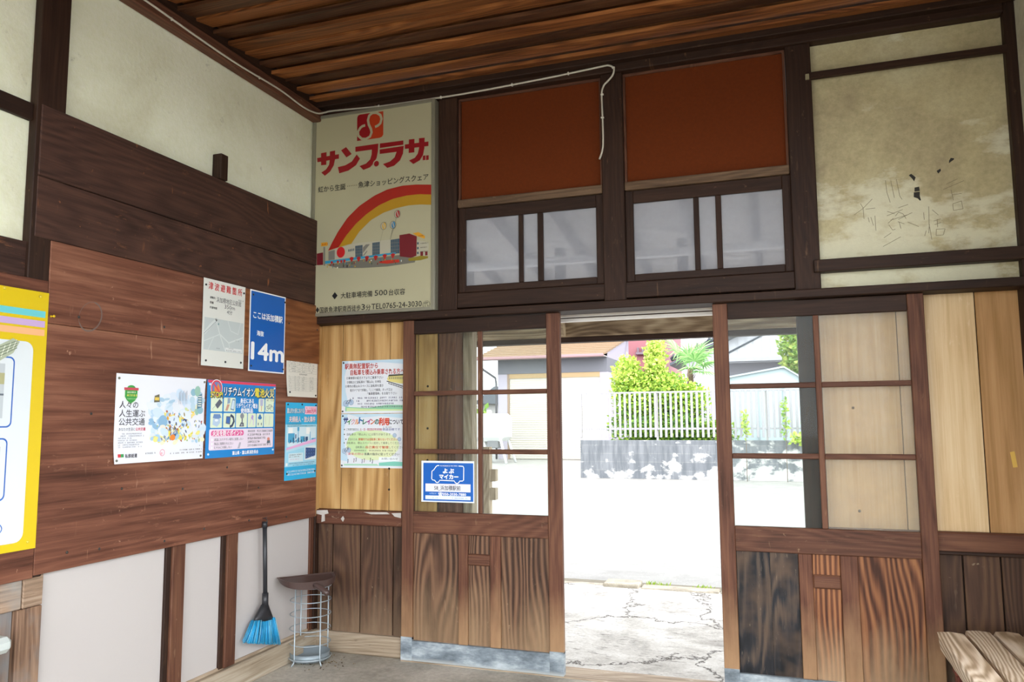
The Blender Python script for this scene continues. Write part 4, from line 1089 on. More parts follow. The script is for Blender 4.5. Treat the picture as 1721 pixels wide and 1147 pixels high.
# ------------------------------------------------------------------ two cycle train posters beside the left door
for k in (0, 1):
    s = back_poster('poster', ('upper of two bicycle posters, with red heading and a yellow train', 'lower of two bicycle posters, with a rainbow-coloured heading')[k],
                    .176, .615, (1.3696, 1.0514)[k], (1.682, 1.366)[k], .0392)
    H = s.H
    WB, WG, WY = ink('#bcd4e0', .6), ink('#8fc8a0', .6), ink('#c9dca0', .6)
    s.lay = 1
    s.poly([(0, 10), (0, H), (10, H), (4, 50), (6, 30), (12, 8)], WB, 'wash'); s.poly([(10, H), (30, H - 5), (60, H - 3), (100, H - 7), (100, H)], WB, 'wash')
    if k == 0:
        s.poly([(6, 3), (6, 9), (40, 7), (70, 11), (100, 10), (100, 3)], WG, 'wash'); s.poly([(8, 3), (8, 7.5), (50, 5.6), (100, 4.6), (100, 3)], WY, 'wash')
        s.lay = 3
        RD = ink('#b84840')
        s.text('駅員無配置駅から', 4.5, 60.6, 7.2, RD, w=50.5, bold=.02); s.text('自転車を積込み乗車される方へ', 13.3, 52.2, 7.2, RD, w=81, bold=.022)
        for t, u, v, w_ in (('①乗車駅の前方ドアよりご乗車下さい', 7, 46.2, 56), ('②運転士に自転車の「積込み」を申告', 8, 40.6, 52), ('③車内の積込みスペースに自転車を置き', 5.5, 35.2, 58), ('後方ドアまで移動し「ここで乗車」タッチ又は', 13, 29.6, 64), ('「乗車整理券」をお取り下さい', 40, 24.6, 44)):
            s.text(t, u, v, 3.5, DK, w=w_)
        for u, v, w_ in ((17, 19.2, 77), (23, 15.4, 70), (25, 11.4, 54), (30, 7.4, 66)): s.greek(u, v, w_, 2.6, ink('#5e5d78'), dens=.9)
        s.poly([(69, 45), (72, 51), (99, 51.5), (99, 38), (88, 39), (72, 42)], ink('#d9cc7c'), 'train_drawing'); s.lay = 4
        s.poly([(70.5, 48.6), (72, 51), (99, 51.5), (99, 49.6)], ink('#4a4a3c'), 'train_drawing')
        for q in range(8): s.rect(72 + q * 2.8, 45 - q * .1, 73.6 + q * 2.8, 47.8, ink('#8f8e68'), 'train_drawing')
        s.stroke([(68.5, 42.5), (80, 39), (99, 33)], 1.1, ink('#3c3c38'), 'train_drawing'); s.stroke([(71, 39.4), (82, 36), (99, 30.4)], .7, ink('#3c3c38'), 'train_drawing')
        for q in range(7): s.stroke([(72 + q * 3.6, 40.6 - q * 1.2), (72 + q * 3.6, 38.6 - q * 1.2)], .6, ink('#3c3c38'), 'train_drawing')
        bk = [(7, 13.4, 4), (15, 15, 3.6)]
    else:
        s.lay = 1.5
        s.disc(48, 30, 40, ink('#d3dfb0', .6), 'wash', 20); s.lay = 2; s.disc(30, 34, 20, ink('#c3dca2', .6), 'wash', 15); s.disc(62, 26, 22, ink('#d9dfb0', .6), 'wash', 14)
        s.poly([(58, 3), (58, 7), (80, 9), (100, 8), (100, 3)], ink('#7cc4b0', .6), 'wash'); s.poly([(5, 3), (5, 5), (55, 5.5), (58, 3)], ink('#a5d0b0', .6), 'wash')
        s.lay = 3
        hd = [('サ', '#22306c'), ('イ', '#3f8a3c'), ('ク', '#d0a0a8'), ('ル', '#d98a3c'), ('ト', '#2c6a9c'), ('レ', '#3c7a5c'), ('イ', '#a84088'), ('ン', '#d0602c'), ('の', '#3c6c60')]
        for q, (c, h_) in enumerate(hd): s.text(c, 3 + q * 6, 58 + (1.2 if q in (0, 4) else 0), 7.6 if q not in (0, 4) else 9, ink(h_), w=5.7 if q else 7, bold=.045, shear=.12)
        s.text('利用', 57, 57.4, 9, ink('#cc4420'), w=15, bold=.05, shear=.1); s.text('について', 72.4, 58, 6.6, DK, w=21, bold=.03)
        def two(t1, c1, t2, c2, t3, c3, u, v, w1, w2, w3):
            s.text(t1, u, v, 3.2, ink(c1), w=w1); s.text(t2, u + w1 + 1, v, 3.2, ink(c2), w=w2, bold=.02)
            if t3: s.text(t3, u + w1 + w2 + 2, v, 3.2, ink(c3), w=w3)
        D_ = '#4f5a50'
        two('ご利用可能日は、', D_, '土・日・祝日及び年末年始', '#b85a60', '鉄道全線です', '#3c4488', 8, 49.6, 20, 33, 26)
        s.greek(64, 53, 14, 1.6, DK)
        s.text('自転車の「積込み」には限りがあります', 9, 43, 3.2, ink(D_), w=66)
        two('安全のため、', D_, '駅構内では自転車に乗らないでください', '#c06038', '', D_, 11, 36.4, 15, 58, 0)
        s.text('自転車は、積込スペースに固定して乗車してください', 9, 31.6, 3.2, ink(D_), w=82)
        two('自転車は、', D_, '自己責任で管理', '#b85030', 'してください', D_, 23, 26, 14, 34, 22)
        s.greek(21, 22, 64, 2, ink(D_), dens=.9)
        two('ご乗車の際は', '#c04858', '係員の指示に従ってください', D_, '', D_, 7, 17, 28, 52, 0)
        for v in (49.6, 43, 36.4, 31.6): s.disc(5.2 + (2.5 if v == 36.4 else 0), v + 1.4, .9, ink(D_), 'lettering')
        s.rect(58, 9, 88, 14.5, ink('#e6ecec', .6), 'wash'); s.lay = 4; s.text('お問い合わせ', 62, 11.2, 2.6, DK, w=24)
        for q in range(7): s.stroke([(11 + q * 6.2 + (q % 2) * 3, 6 + (q % 3)), (11 + q * 6.2 + (q % 2) * 3 + .6, 9.6 + (q % 3))], .9, ink(('#4c5870', '#885a5c', '#4a6a58')[q % 3]), 'picture'); s.disc(11.5 + q * 6.2 + (q % 2) * 3, 10.6 + (q % 3), .8, ink('#6d6868'), 'picture')
        bk = [(5.5, 22, 3.2), (12.5, 23.4, 3), (81, 43, 2.6), (88, 38, 2.4)]
    s.lay = 4
    for (u, v, r_) in bk:
        s.disc(u, v, r_, ink('#a9bccf', .6), 'bicycle_drawing'); s.ring(u, v, r_, .6, ink('#6a7a92'), 'bicycle_drawing')
    (a, b, r_), (c, d, q) = bk[0], bk[1]
    s.lay = 5; s.stroke([(a, b), (a + (c - a) * .35, b + 4), (c - 1, d + 3.4), (c, d)], .6, ink('#3c3c4c'), 'bicycle_drawing'); s.stroke([(a, b), (a + (c - a) * .5, b - .4), (c - 1, d + 3.4), (c - 1.6, d + 5.4)], .6, ink('#3c3c4c'), 'bicycle_drawing')
    s.finish(ink('#dcdfe2', .4), tacks=((2.4, H - 2.6), (2, 2.8)), tack_mat=TACK)

# ------------------------------------------------------------------ card stuck to the inside of the left door's glass
s = back_poster('bus_stop_card', 'blue and white laminated card with a van outline, stuck on the left door glass', .715, 1.036, .870, 1.098, .0155, 'sign')
s.lay = 1
BL2 = ink('#0f5db4', .3)
zx = lambda x: (x - 108) / 1168 * 100
zy = lambda y: (1068 - y) / 935 * 71
s.rect(zx(150), zy(1040), zx(1256), zy(178), BL2); s.lay = 2
van = [(510, 238), (470, 238), (440, 258), (385, 340), (345, 368), (340, 540), (360, 568), (408, 575), (435, 615), (465, 626), (495, 615), (520, 572), (840, 580), (865, 622), (900, 640), (935, 625), (962, 583), (1020, 580), (1046, 560), (1050, 285), (1036, 250), (935, 243)]
s.stroke([(zx(a), zy(b)) for a, b in van], 1.5, WH, 'van_outline')
s.greek(zx(530), zy(258), zx(920) - zx(530), 2.4, WH, dens=1)
s.text('よ', zx(592), zy(405), 8.2, WH, 'service_name', w=8.4, bold=.05); s.text('ぶ', zx(722), zy(405), 8.2, WH, 'service_name', w=9.6, bold=.05)
s.text('マイカー', zx(512), zy(536), 8.0, WH, 'service_name', w=35.6, bold=.055)
s.rect(zx(200), zy(832), zx(1197), zy(652), ink('#dfdfe6')); s.rect(zx(200), zy(1006), zx(1197), zy(922), ink('#dce8ee'))
s.text('お問合せ', zx(292), zy(892), 3.0, ink('#bcd6ee'), w=13.5); s.text('☎050-2030-7880', zx(485), zy(912), 5.4, WH, w=52.5, bold=.02)
s.lay = 3
s.text('58_浜加積駅前', zx(400), zy(788), 7.6, DK, 'stop_name', w=49.5, bold=.012)
s.greek(zx(360), zy(985), 14, 2.6, ink('#a9b4c4'), dens=.7); s.greek(zx(800), zy(982), 27, 2.2, ink('#6c8cb8'), dens=.9)
s.finish(ink('#e3ecf2', .25), thick=.0008)
# ------------------------------------------------------------------ loose things in the room
IRON = plain('black_plastic', '#26272b', .4, 0, .5); GALV = plain('grey_wire', '#a7b2b8', .4, .35, .5, noise=.1, nscale=30)
# broom on its hook
br = root('broom', (.05, -.495, .13), 'blue-bristled broom with a black handle hanging on the left wall', 'broom')
m = MB(); m.tube([(.058, -.507, .785), (.058, -.497, .58), (.058, -.488, .40)], .0115, IRON, 12); m.tube([(.058, -.489, .43), (.058, -.487, .352)], .0165, IRON, 12); m.tube([(.058, -.5075, .770), (.058, -.508, .800)], .014, IRON, 12)
m.build('handle', br)
m = MB()
prof = [(-.512, -.462, .372, .014), (-.535, -.446, .345, .018), (-.560, -.428, .318, .021), (-.578, -.412, .292, .023)]
vs_ = []
for a, b, z, t in prof:
    sl = -.12
    for k in range(12):
        ang = 2 * math.pi * k / 12
        y = (a + b) / 2 + (b - a) / 2 * math.cos(ang) * (1 if abs(math.cos(ang)) > .5 else 1.05)
        vs_.append((.055 + t * math.sin(ang), y, z + sl * (y - (a + b) / 2)))
fs = [[i * 12 + k, i * 12 + (k + 1) % 12, (i + 1) * 12 + (k + 1) % 12, (i + 1) * 12 + k] for i in range(3) for k in range(12)] + [list(range(12)), list(range(36, 48))]
m.add(vs_, fs, IRON, True)
m.build('cap', br)
m = MB()
BR = [plain('blue_bristle', '#2ba0d2', .5, noise=.25, nscale=60), plain('pale_blue_bristle', '#7cc4de', .5), plain('deep_blue_bristle', '#157fb8', .5)]
rr = random.Random(5)
for i in range(420):
    u = rr.random(); w_ = rr.uniform(-1, 1)
    y0 = -.576 + .162 * u; y1 = -.640 + .262 * u + rr.uniform(-.006, .006)
    z0 = .300 - .12 * (y0 + .495); z1 = .186 - .28 * (y1 + .51) + rr.uniform(-.010, .006) 
    x0 = .055 + .019 * w_; x1 = .062 + .030 * w_
    z1 = max(z1, .128)
    m.tube([(x0, y0, z0), ((x0 + x1) / 2, (y0 + y1) / 2 + .002, (z0 + z1) / 2), (x1, y1, z1)], [.0021, .0021, .0015], rr.choice(BR[:1] * 4 + BR), 4)
m.build('bristles', br)
hk = MB(); hk.tube([(.044, -.508, .818), (.060, -.508, .818), (.072, -.508, .810), (.074, -.508, .796), (.066, -.508, .788)], .0022, IRON, 6)
hk.tube([(.060, -.508, .818), (.066, -.500, .824)], .002, IRON, 6)
tag(hk.build('hook'), 'small black screw hook holding the broom handle', 'hook')

# wire stand in the corner with a dustpan lying on it
CXs, CYs, RS = .128, -.172, .110
ws_ = root('wire_stand', (CXs, CYs, 0), 'grey cylindrical wire umbrella stand standing on the floor in the corner', 'umbrella stand')
def circ(z, r=RS, n=40): return [(CXs + r * math.cos(2 * math.pi * k / n), CYs + r * math.sin(2 * math.pi * k / n), z) for k in range(n)]
for z in (.108, .184, .261, .337, .412):
    m = MB(); m.tube(circ(z), .0026, GALV, 6, True); m.build('wire_ring', ws_)
for a in (-105, -28, 62, 152):
    m = MB(); x, y = CXs + RS * math.cos(R(a)), CYs + RS * math.sin(R(a))
    ox, oy = math.cos(R(a)) * .018, math.sin(R(a)) * .018
    m.tube([(x, y, .418), (x, y, .03), (x + ox * .2, y + oy * .2, .018), (x + ox, y + oy, .004)], .0036, GALV, 8)
    m.build('upright', ws_)
m = MB()
m.lathe([(RS - .004, .020), (RS - .002, .058), (RS - .006, .058), (RS - .008, .024), (.0, .024), (.0, .020)], (CXs, CYs, 0), plain('grey_tray', '#8d999f', .5, .4, .5, noise=.2), 40)
m.build('drip_tray', ws_)
m = MB(); m.tube(circ(.032, RS + .004), .0036, GALV, 6, True); m.build('base_ring', ws_)

PAN = plain('brown_plastic', '#4a3935', .30, 0, .5, noise=.12, nscale=20)
dp = root('dustpan', (.16, -.17, .416), 'brown plastic dustpan lying on top of the wire stand', 'dustpan')
A, B = Vector((.022, -.335, .0)), Vector((.218, -.098, 0))
mid = (A + B) / 2; dv = (B - A).normalized(); nv = Vector((dv.y, -dv.x, 0)); hl = (B - A).length / 2
BUL = .150
curve, tt = [], []
for k in range(33):
    a = math.pi * k / 32
    c, s_ = math.cos(a), math.sin(a)
    t = s_ ** .75 if s_ > 1e-6 else 0.0
    curve.append(mid - dv * hl * (abs(c) ** .8) * (1 if c > 0 else -1) + nv * BUL * t)
    tt.append(t)
m = MB()
n = len(curve)
pv = mid + nv * BUL * .45
def ring(sc, dz):          # the pan floor rises towards its open mouth
    out = []
    for p, t in zip(curve, tt):
        q = pv + (p - pv) * sc
        w_ = min(1, max(0, (q - mid).dot(nv) / BUL))
        out.append((q.x, q.y, .4215 + .046 * (1 - w_) + dz(t)))
    return out
lo = ring(.93, lambda t: 0); ob = ring(1.0, lambda t: .004)
to = ring(1.04, lambda t: .010 + .034 * t ** .6); ti = ring(.985, lambda t: .007 + .034 * t ** .6)
bi = ring(.93, lambda t: .0045)
fs = []
for k in range(n - 1):
    for a in range(4):
        fs.append([a * n + k, a * n + k + 1, (a + 1) * n + k + 1, (a + 1) * n + k])
fs += [list(range(n))[::-1], [4 * n + k for k in range(n)]]
for a in range(4): fs.append([a * n, (a + 1) * n, (a + 1) * n + n - 1, a * n + n - 1][::1])
m.add(lo + ob + to + ti + bi, fs, PAN, False)
m.build('pan', dp)
m = MB()
m.tube([(.232, -.305, .448), (.252, -.309, .444), (.292, -.317, .430), (.330, -.324, .412), (.336, -.325, .409)], [.012, .0145, .0155, .0165, .011], PAN, 12)
m.build('handle', dp)

lt = MB(); rr = random.Random(9)
LEAFD = [plain('dry_crumb', '#8d7a58', .9), plain('dark_crumb', '#4f4230', .9)]
for i in range(90):
    a = rr.uniform(0, 6.28); q = rr.uniform(.03, .2)
    x, y = CXs + .05 + q * math.cos(a) * 1.1, CYs + q * math.sin(a) * .8
    if x < .06 or y > .03: continue
    e = rr.uniform(.004, .011); t = rr.uniform(0, 3)
    lt.add([(x, y, .002), (x + e * math.cos(t), y + e * math.sin(t), .006), (x + e * math.cos(t + 1.2), y + e * math.sin(t + 1.2), .0025), (x + e * .5, y - e * .3, .001)], [(0, 1, 2), (0, 2, 3), (0, 3, 1), (1, 3, 2)], rr.choice(LEAFD))
tag(lt.build('leaf_litter'), 'dry crumbs and leaf litter swept around the wire stand', 'litter', kind='stuff')

# yellow push pin beside the yellow poster
pp = MB(); s0 = pp.lathe([(.0045, 0), (.0025, .004), (.0025, .011), (.0048, .014), (.0045, .017)], (0, 0, 0), plain('yellow_pin', '#e8c21c', .3), 12)
pp.move(s0, Matrix.Translation((.045, -1.823, 1.727)) @ Matrix.Rotation(R(90), 4, 'Y'))
tag(pp.build('push_pin'), 'yellow push pin stuck in the brown plywood beside the yellow poster', 'push pin')

# slatted bench by the right wall
bn = root('bench', (3.48, -1.2, 0), 'weathered pale wooden slat bench in the right foreground corner', 'bench')
rr = random.Random(21)
for i, (x0, x1, ye) in enumerate(((3.232, 3.338, -.222), (3.352, 3.448, -.165), (3.462, 3.558, -.150), (3.572, 3.662, -.145), (3.674, 3.738, -.150))):
    m = MB()
    n = 30
    P_ = []
    z1 = .422; th = .058 if i == 0 else .036
    ys_ = [ye - (ye + 2.3) * 0 - (2.3 + ye) * k / n for k in range(n + 1)]
    for k, y in enumerate(ys_):
        j = lambda a: rr.uniform(-a, a)
        e = 0.004 if k == 0 else 0
        ex = .012 if (i == 0 and k == 0) else 0
        P_ += [(x0 + .004 + j(.0016) + ex, y + j(.004), z1 - th + j(.002)), (x0 + j(.0018) + ex, y + j(.004), z1 - th * .55 + j(.003)), (x0 + j(.0015) + e, y + j(.004), z1 - .006), (x0 + .007 + j(.001), y + j(.003), z1 - e + j(.0006)), (x0 + (x1 - x0) * .5, y + j(.006), z1 + j(.0008)),
               (x1 - .006, y + j(.003), z1 - e), (x1 + j(.001), y + j(.003), z1 - .007), (x1, y, z1 - th)]
    fs = [[a * 8 + q, a * 8 + (q + 1) % 8, (a + 1) * 8 + (q + 1) % 8, (a + 1) * 8 + q] for a in range(n) for q in range(8)] + [list(range(8)), [n * 8 + q for q in range(8)]]
    m.add(P_, fs, W['bench'])
    m.build('slat', bn)
for y in (-.40, -2.05):
    bx('bearer', bn, W['redleg'], 3.262, 3.735, y - .03, y + .03, .300, .364 + .0, bev=.004)
    bx('leg', bn, W['redleg'], 3.268, 3.325, y - .03, y + .03, 0, .300)
    bx('leg', bn, W['redleg'], 3.670, 3.727, y - .03, y + .03, 0, .300)
    bx('packing_strip', bn, W['redleg'], 3.345, 3.735, y - .03, y + .03, .364, .386, bev=.001)
bx('side_rail', bn, W['redleg'], 3.270, 3.300, -2.02, -.43, .20, .26)

# end of a pale bench at the left edge
lb = root('bench', (.1, -2.2, 0), 'pale rounded bench end just showing at the lower left edge', 'bench')
bx('bench_top', lb, plain('pale_seat', '#b9c0bc', .5, noise=.08), .040, .150, -2.45, -1.983, .548, .602, bev=.016)
bx('leg', lb, W['redleg'], .045, .10, -2.08, -2.005, 0, .548)
bx('leg', lb, W['redleg'], .045, .10, -2.40, -2.34, 0, .548)

# cable along the ceiling edge
CBL = plain('cable_sheath', '#c9c4b4', .45)
cb = root('cable', (1.0, -.04, 3.2), 'white electric cable stapled along the ceiling edge, hanging down the middle post', 'cable')
m = MB()
path = [(.065, -2.4, 3.186), (.065, -1.9, 3.181), (.065, -1.48, 3.184), (.065, -1.145, 3.172), (.066, -.84, 3.166), (.065, -.49, 3.178), (.066, -.26, 3.166), (.068, -.12, 3.180), (.085, -.055, 3.206), (.14, -.043, 3.214), (.45, -.042, 3.198), (.855, -.041, 3.188 + .006), (1.07, -.041, 3.196),
        (1.293, -.041, 3.203), (1.55, -.041, 3.213), (1.80, -.041, 3.227), (1.845, -.044, 3.226), (1.872, -.046, 3.208), (1.874, -.046, 3.186), (1.862, -.040, 3.164), (1.835, -.026, 3.146), (1.812, -.018, 3.130), (1.801, -.017, 3.100), (1.799, -.017, 3.06), (1.801, -.017, 2.95), (1.802, -.017, 2.83), (1.797, -.017, 2.77), (1.778, -.010, 2.722)]
def smooth_path(p, k=5):
    out = []
    P_ = [Vector(q) for q in p]
    for i in range(len(P_) - 1):
        a, b, c, d = P_[max(i - 1, 0)], P_[i], P_[i + 1], P_[min(i + 2, len(P_) - 1)]
        for j in range(k):
            t = j / k
            out.append(.5 * ((2 * b) + (c - a) * t + (2 * a - 5 * b + 4 * c - d) * t * t + (3 * b - a - 3 * c + d) * t ** 3))
    out.append(P_[-1])
    return out
m.tube(smooth_path(path), .0052, CBL, 8)
m.build('sheath', cb)
for x, y, z, ax in ((.065, -1.3, 3.177, 0), (.065, -.66, 3.171, 0), (.45, -.042, 3.198, 1), (.855, -.041, 3.194, 1), (1.293, -.041, 3.203, 1), (1.62, -.041, 3.217, 1), (1.872, -.046, 3.208, 2), (1.801, -.017, 3.08, 2), (1.801, -.017, 2.95, 2)):
    d = {0: (.003, .004, .008), 1: (.004, .006, .008), 2: (.008, .006, .004)}[ax]
    bx('cable_clip', cb, plain('clip_white', '#dad6c8', .5), x - d[0], x + d[0], y - d[1], y + d[1], z - d[2], z + d[2], bev=.001)

# small strip of tape left on the right-hand plywood
tp = MB(); tp.add([(3.624, .0797, 1.162), (3.642, .0797, 1.166), (3.650, .0797, 1.095), (3.632, .0797, 1.093), (3.624, .0793, 1.162), (3.642, .0793, 1.166), (3.650, .0793, 1.095), (3.632, .0793, 1.093)],
                  [(0, 1, 2, 3), (7, 6, 5, 4), (0, 4, 5, 1), (1, 5, 6, 2), (2, 6, 7, 3), (3, 7, 4, 0)], plain('yellow_tape', '#d8ae4c', .4))
tag(tp.build('tape'), 'short strip of yellow tape stuck on the right-hand plywood', 'tape')
# ------------------------------------------------------------------ outside: apron, road and kerb
APRON = concrete('apron_concrete', '#d6d3cd', '#bfbbb4', '#8f8a83', 2.5, cracks=True, bump=.7)
ROAD = concrete('road_asphalt', '#8b8985', '#83817d', '#777571', 3.5)
ROAD.node_tree.nodes['Principled BSDF'].inputs['Roughness'].default_value = .5
tag(bx('ground_apron', None, APRON, -6, 9, .16, 2.56, -.25, -.06, bev=0), kind='structure')
tag(bx('ground_road', None, ROAD, -60, 60, 2.56, 140, -.4, -.085, bev=0), kind='structure')
tag(bx('ground_platform', None, ROAD, -60, 60, -60, YB - .1, -.4, -.085, bev=0), kind='structure')
tag(bx('ground_side', None, ROAD, XR + .2, 60, YB - .1, .16, -.4, -.085, bev=0), kind='structure')
STONE = concrete('kerb_concrete', '#b8b09f', '#a39a89', '#7d7566', 5)
for x0, x1, z1, y0, y1, lab in ((-1.3, -.72, -.058, 2.55, 2.68, 'flat pale kerb stone farthest left, behind the left door'), (-.70, -.10, -.060, 2.55, 2.68, 'flat pale kerb stone behind the left door, next to the leftmost'), (-.08, .52, -.061, 2.55, 2.68, 'sunken kerb stone seen low behind the left door stile'), (.55, 1.17, -.064, 2.54, 2.66, 'sunken kerb stone at the left of the doorway, edged with soil'),
                                (1.19, 1.485, -.030, 2.50, 2.70, 'short raised kerb block standing proud in the doorway view'), (1.50, 2.125, -.052, 2.50, 2.66, 'long flat kerb stone right of the raised block'), (2.135, 2.75, -.052, 2.50, 2.66, 'flat kerb stone at the right edge of the doorway'), (2.76, 3.37, -.052, 2.5, 2.66, 'flat kerb stone behind the right door')):
    o = bx('kerb_stone', None, STONE, x0, x1, y0, y1, -.2, z1, bev=.008)
    tag(o, lab, 'kerb stone', 'kerb stones along the road')
SOIL = plain('kerb_soil', '#6d6658', .95, noise=.3, nscale=20, bump=.5)
tag(bx('soil_strip', None, SOIL, -3, 8, 2.702, 2.85, -.2, -.080, bev=.004), 'strip of dark soil and grit along the kerb', 'soil', kind='stuff')
mh = MB(); mh.lathe([(0.0, -.09), (.42, -.09), (.42, -.080), (.40, -.078), (0.0, -.078)], (-.62, 12.9, 0), plain('manhole_iron', '#8a8a86', .6, .3), 32)
tag(mh.build('manhole_cover'), 'round grey manhole cover in the bright road', 'manhole cover')

def leaf_mats(name, cols, trans=.35):
    out = []
    for i, c in enumerate(cols):
        m, nt, P = new_mat(name + '_' + 'abcdef'[i])
        out_n = nt.nodes['Material Output']
        P.inputs['Base Color'].default_value = S(c); P.inputs['Roughness'].default_value = .55
        tl = N(nt, 'ShaderNodeBsdfTranslucent', {0: S(c)})
        mx = N(nt, 'ShaderNodeMixShader', {0: trans, 1: P.outputs[0], 2: tl.outputs[0]})
        nt.links.new(mx.outputs[0], out_n.inputs[0])
        out.append(m)
    return out
GREEN = leaf_mats('shrub_leaf', ['#86a43a', '#9dba46', '#a9c052', '#638b31', '#c6d070', '#41692a'])
DEEP = leaf_mats('tree_leaf', ['#7d9c46', '#92ac50', '#6a8c3a', '#aab65c'])
PALM = leaf_mats('palm_leaf', ['#6a9656', '#80aa66', '#98bc78'])
BARK = plain('bark', '#5f503e', .9, noise=.3, nscale=14, bump=.6)
def foliage(mb, rr, clumps, size, mats, weights=None):
    """clumps: (cx, cy, cz, rx, ry, rz, n, palette offsets)"""
    for cx_, cy_, cz_, rx, ry, rz, n, pal in clumps:
        for i in range(n):
            d = Vector((rr.gauss(0, 1), rr.gauss(0, 1), rr.gauss(0, 1))).normalized()
            q = rr.random() ** .45
            p = Vector((cx_ + d.x * rx * q, cy_ + d.y * ry * q, cz_ + d.z * rz * q))
            ax = Vector((rr.gauss(0, 1), rr.gauss(0, 1), rr.gauss(0, .6) + .3)).normalized()
            sd = ax.cross(Vector((rr.gauss(0, 1), rr.gauss(0, 1), rr.gauss(0, 1)))).normalized()
            l = size * rr.uniform(.7, 1.3); w_ = l * .32
            up = ax.cross(sd) * l * .10
            mb.add([p, p + ax * l * .5 + sd * w_ + up, p + ax * l, p + ax * l * .5 - sd * w_ + up, p + ax * l * .5], [(0, 1, 4), (1, 2, 4), (2, 3, 4), (3, 0, 4)], mats[rr.choice(pal)])
def shrub(name, lab, cat, loc, clumps, size, mats, stems, seed, group=None):
    rt = root(name, loc, lab, cat, group)
    rr = random.Random(seed)
    m = MB(); foliage(m, rr, clumps, size, mats); m.build('foliage', rt, recalc=False)
    for st in stems:
        m = MB(); m.tube([Vector(p) for p in st[0]], st[1], BARK, 7); m.build('stem', rt)
    return rt
Yb = 16.7
shrub('garden_shrub', 'large yellow-green shrub with two pointed tops behind the white fence', 'shrub', (-.6, Yb, 0),
      [(-.46, Yb, 2.80, .30, .40, .85, 1700, [0, 1, 2, 4, 4]), (-1.22, Yb, 2.45, .42, .5, .62, 1530, [0, 1, 2, 4, 2]), (-.85, Yb, 2.0, .85, .7, .65, 3230, [0, 1, 2, 3, 1]), (-.15, Yb, 2.05, .62, .6, .55, 2040, [0, 1, 2, 3, 2]), (.45, Yb, 1.85, .5, .5, .42, 1190, [0, 1, 2, 3]),
       (-.9, Yb, 1.2, .9, .55, .7, 2550, [0, 3, 5, 3, 1]), (.1, Yb, 1.15, .9, .55, .7, 2550, [0, 3, 5, 5, 1])], .105, GREEN,
      [([(-.6, Yb, -.05), (-.55, Yb, 1.0), (-.48, Yb, 2.2)], [.05, .04, .02]), ([(-.8, Yb, -.05), (-1.0, Yb, 1.0), (-1.2, Yb, 2.0)], [.045, .035, .02]), ([(-.3, Yb, -.05), (.1, Yb, 1.6)], [.04, .02])], 31)
shrub('garden_hedge', 'low dark green hedge close behind the white pickets', 'hedge', (.3, 15.3, 0), [(-.5, 15.3, .95, .6, .2, .45, 800, [0, 3, 5]), (.42, 15.3, .95, .7, .2, .5, 900, [0, 3, 5]), (1.2, 15.3, .9, .5, .2, .45, 600, [0, 3, 1])], .11, GREEN, [([(-.5, 15.3, -.06), (-.5, 15.3, .7)], [.03, .015]), ([(.42, 15.3, -.06), (.42, 15.3, .7)], [.03, .015])], 33)
shrub('garden_tree', 'bushy green tree at the right, above the pale carport roof', 'tree', (3.4, 21.5, 0), [(3.25, 21.5, 3.55, .62, .7, .85, 1500, [0, 1, 2, 3]), (3.7, 21.5, 4.2, .8, .7, .9, 1200, [0, 1, 3]), (3.6, 21.5, 3.1, .8, .7, .55, 1000, [0, 1, 2]), (3.0, 21.5, 3.0, .3, .4, .25, 250, [1, 3])], .16, DEEP, [([(3.4, 21.5, -.08), (3.4, 21.5, 1.6), (3.3, 21.5, 3.2)], [.1, .08, .04])], 35)
for k, (x, y, clumps, lab) in enumerate(((1.86, 14.52, [(1.86, 14.52, 1.15, .07, .05, .38, 90, [0, 1, 2])], 'thin climbing weed on the right-hand fence, nearer the doorway'), (2.72, 14.52, [(2.72, 14.52, 1.35, .06, .05, .55, 110, [0, 3, 1])], 'tall thin climber on the fence beside the yellow-green clump'),
                                         (3.1, 14.55, [(3.02, 14.5, .86, .24, .1, .13, 190, [1, 2, 4]), (3.2, 14.52, 1.2, .1, .08, .3, 120, [1, 2, 0])], 'yellow-green clump of weeds on top of the block wall at right'))):
    shrub('climbing_weed', lab, 'weed', (x, y, .8), clumps, .085, GREEN, [([(x, y, -.085 if k < 2 else .8), (x + .01, y, clumps[0][2] + .2)], [.008, .004])], 40 + k)
for k, (x, y, n, lab) in enumerate(((1.62, 2.70, 26, 'small tuft of weeds at the kerb below the fence, nearer the raised block'), (1.98, 2.69, 22, 'small tuft of weeds at the kerb by the right door stile'))):
    m = MB(); rr = random.Random(60 + k)
    for i in range(n):
        a = rr.uniform(0, 6.28); l = rr.uniform(.03, .06); bx0 = x + rr.uniform(-.09, .09); by0 = y + rr.uniform(-.015, .015)
        p = Vector((bx0, by0, -.084)); t = p + Vector((math.cos(a) * l * .7, math.sin(a) * l * .5, l)); sd = Vector((-math.sin(a), math.cos(a), 0)) * .006
        m.add([p - sd, p + sd, (p + t) / 2 + sd + Vector((0, 0, l * .15)), t, (p + t) / 2 - sd + Vector((0, 0, l * .15))], [(0, 1, 2, 3, 4)], GREEN[rr.choice([0, 1, 2])])
    tag(m.build('weed_tuft', recalc=False), lab, 'weed')
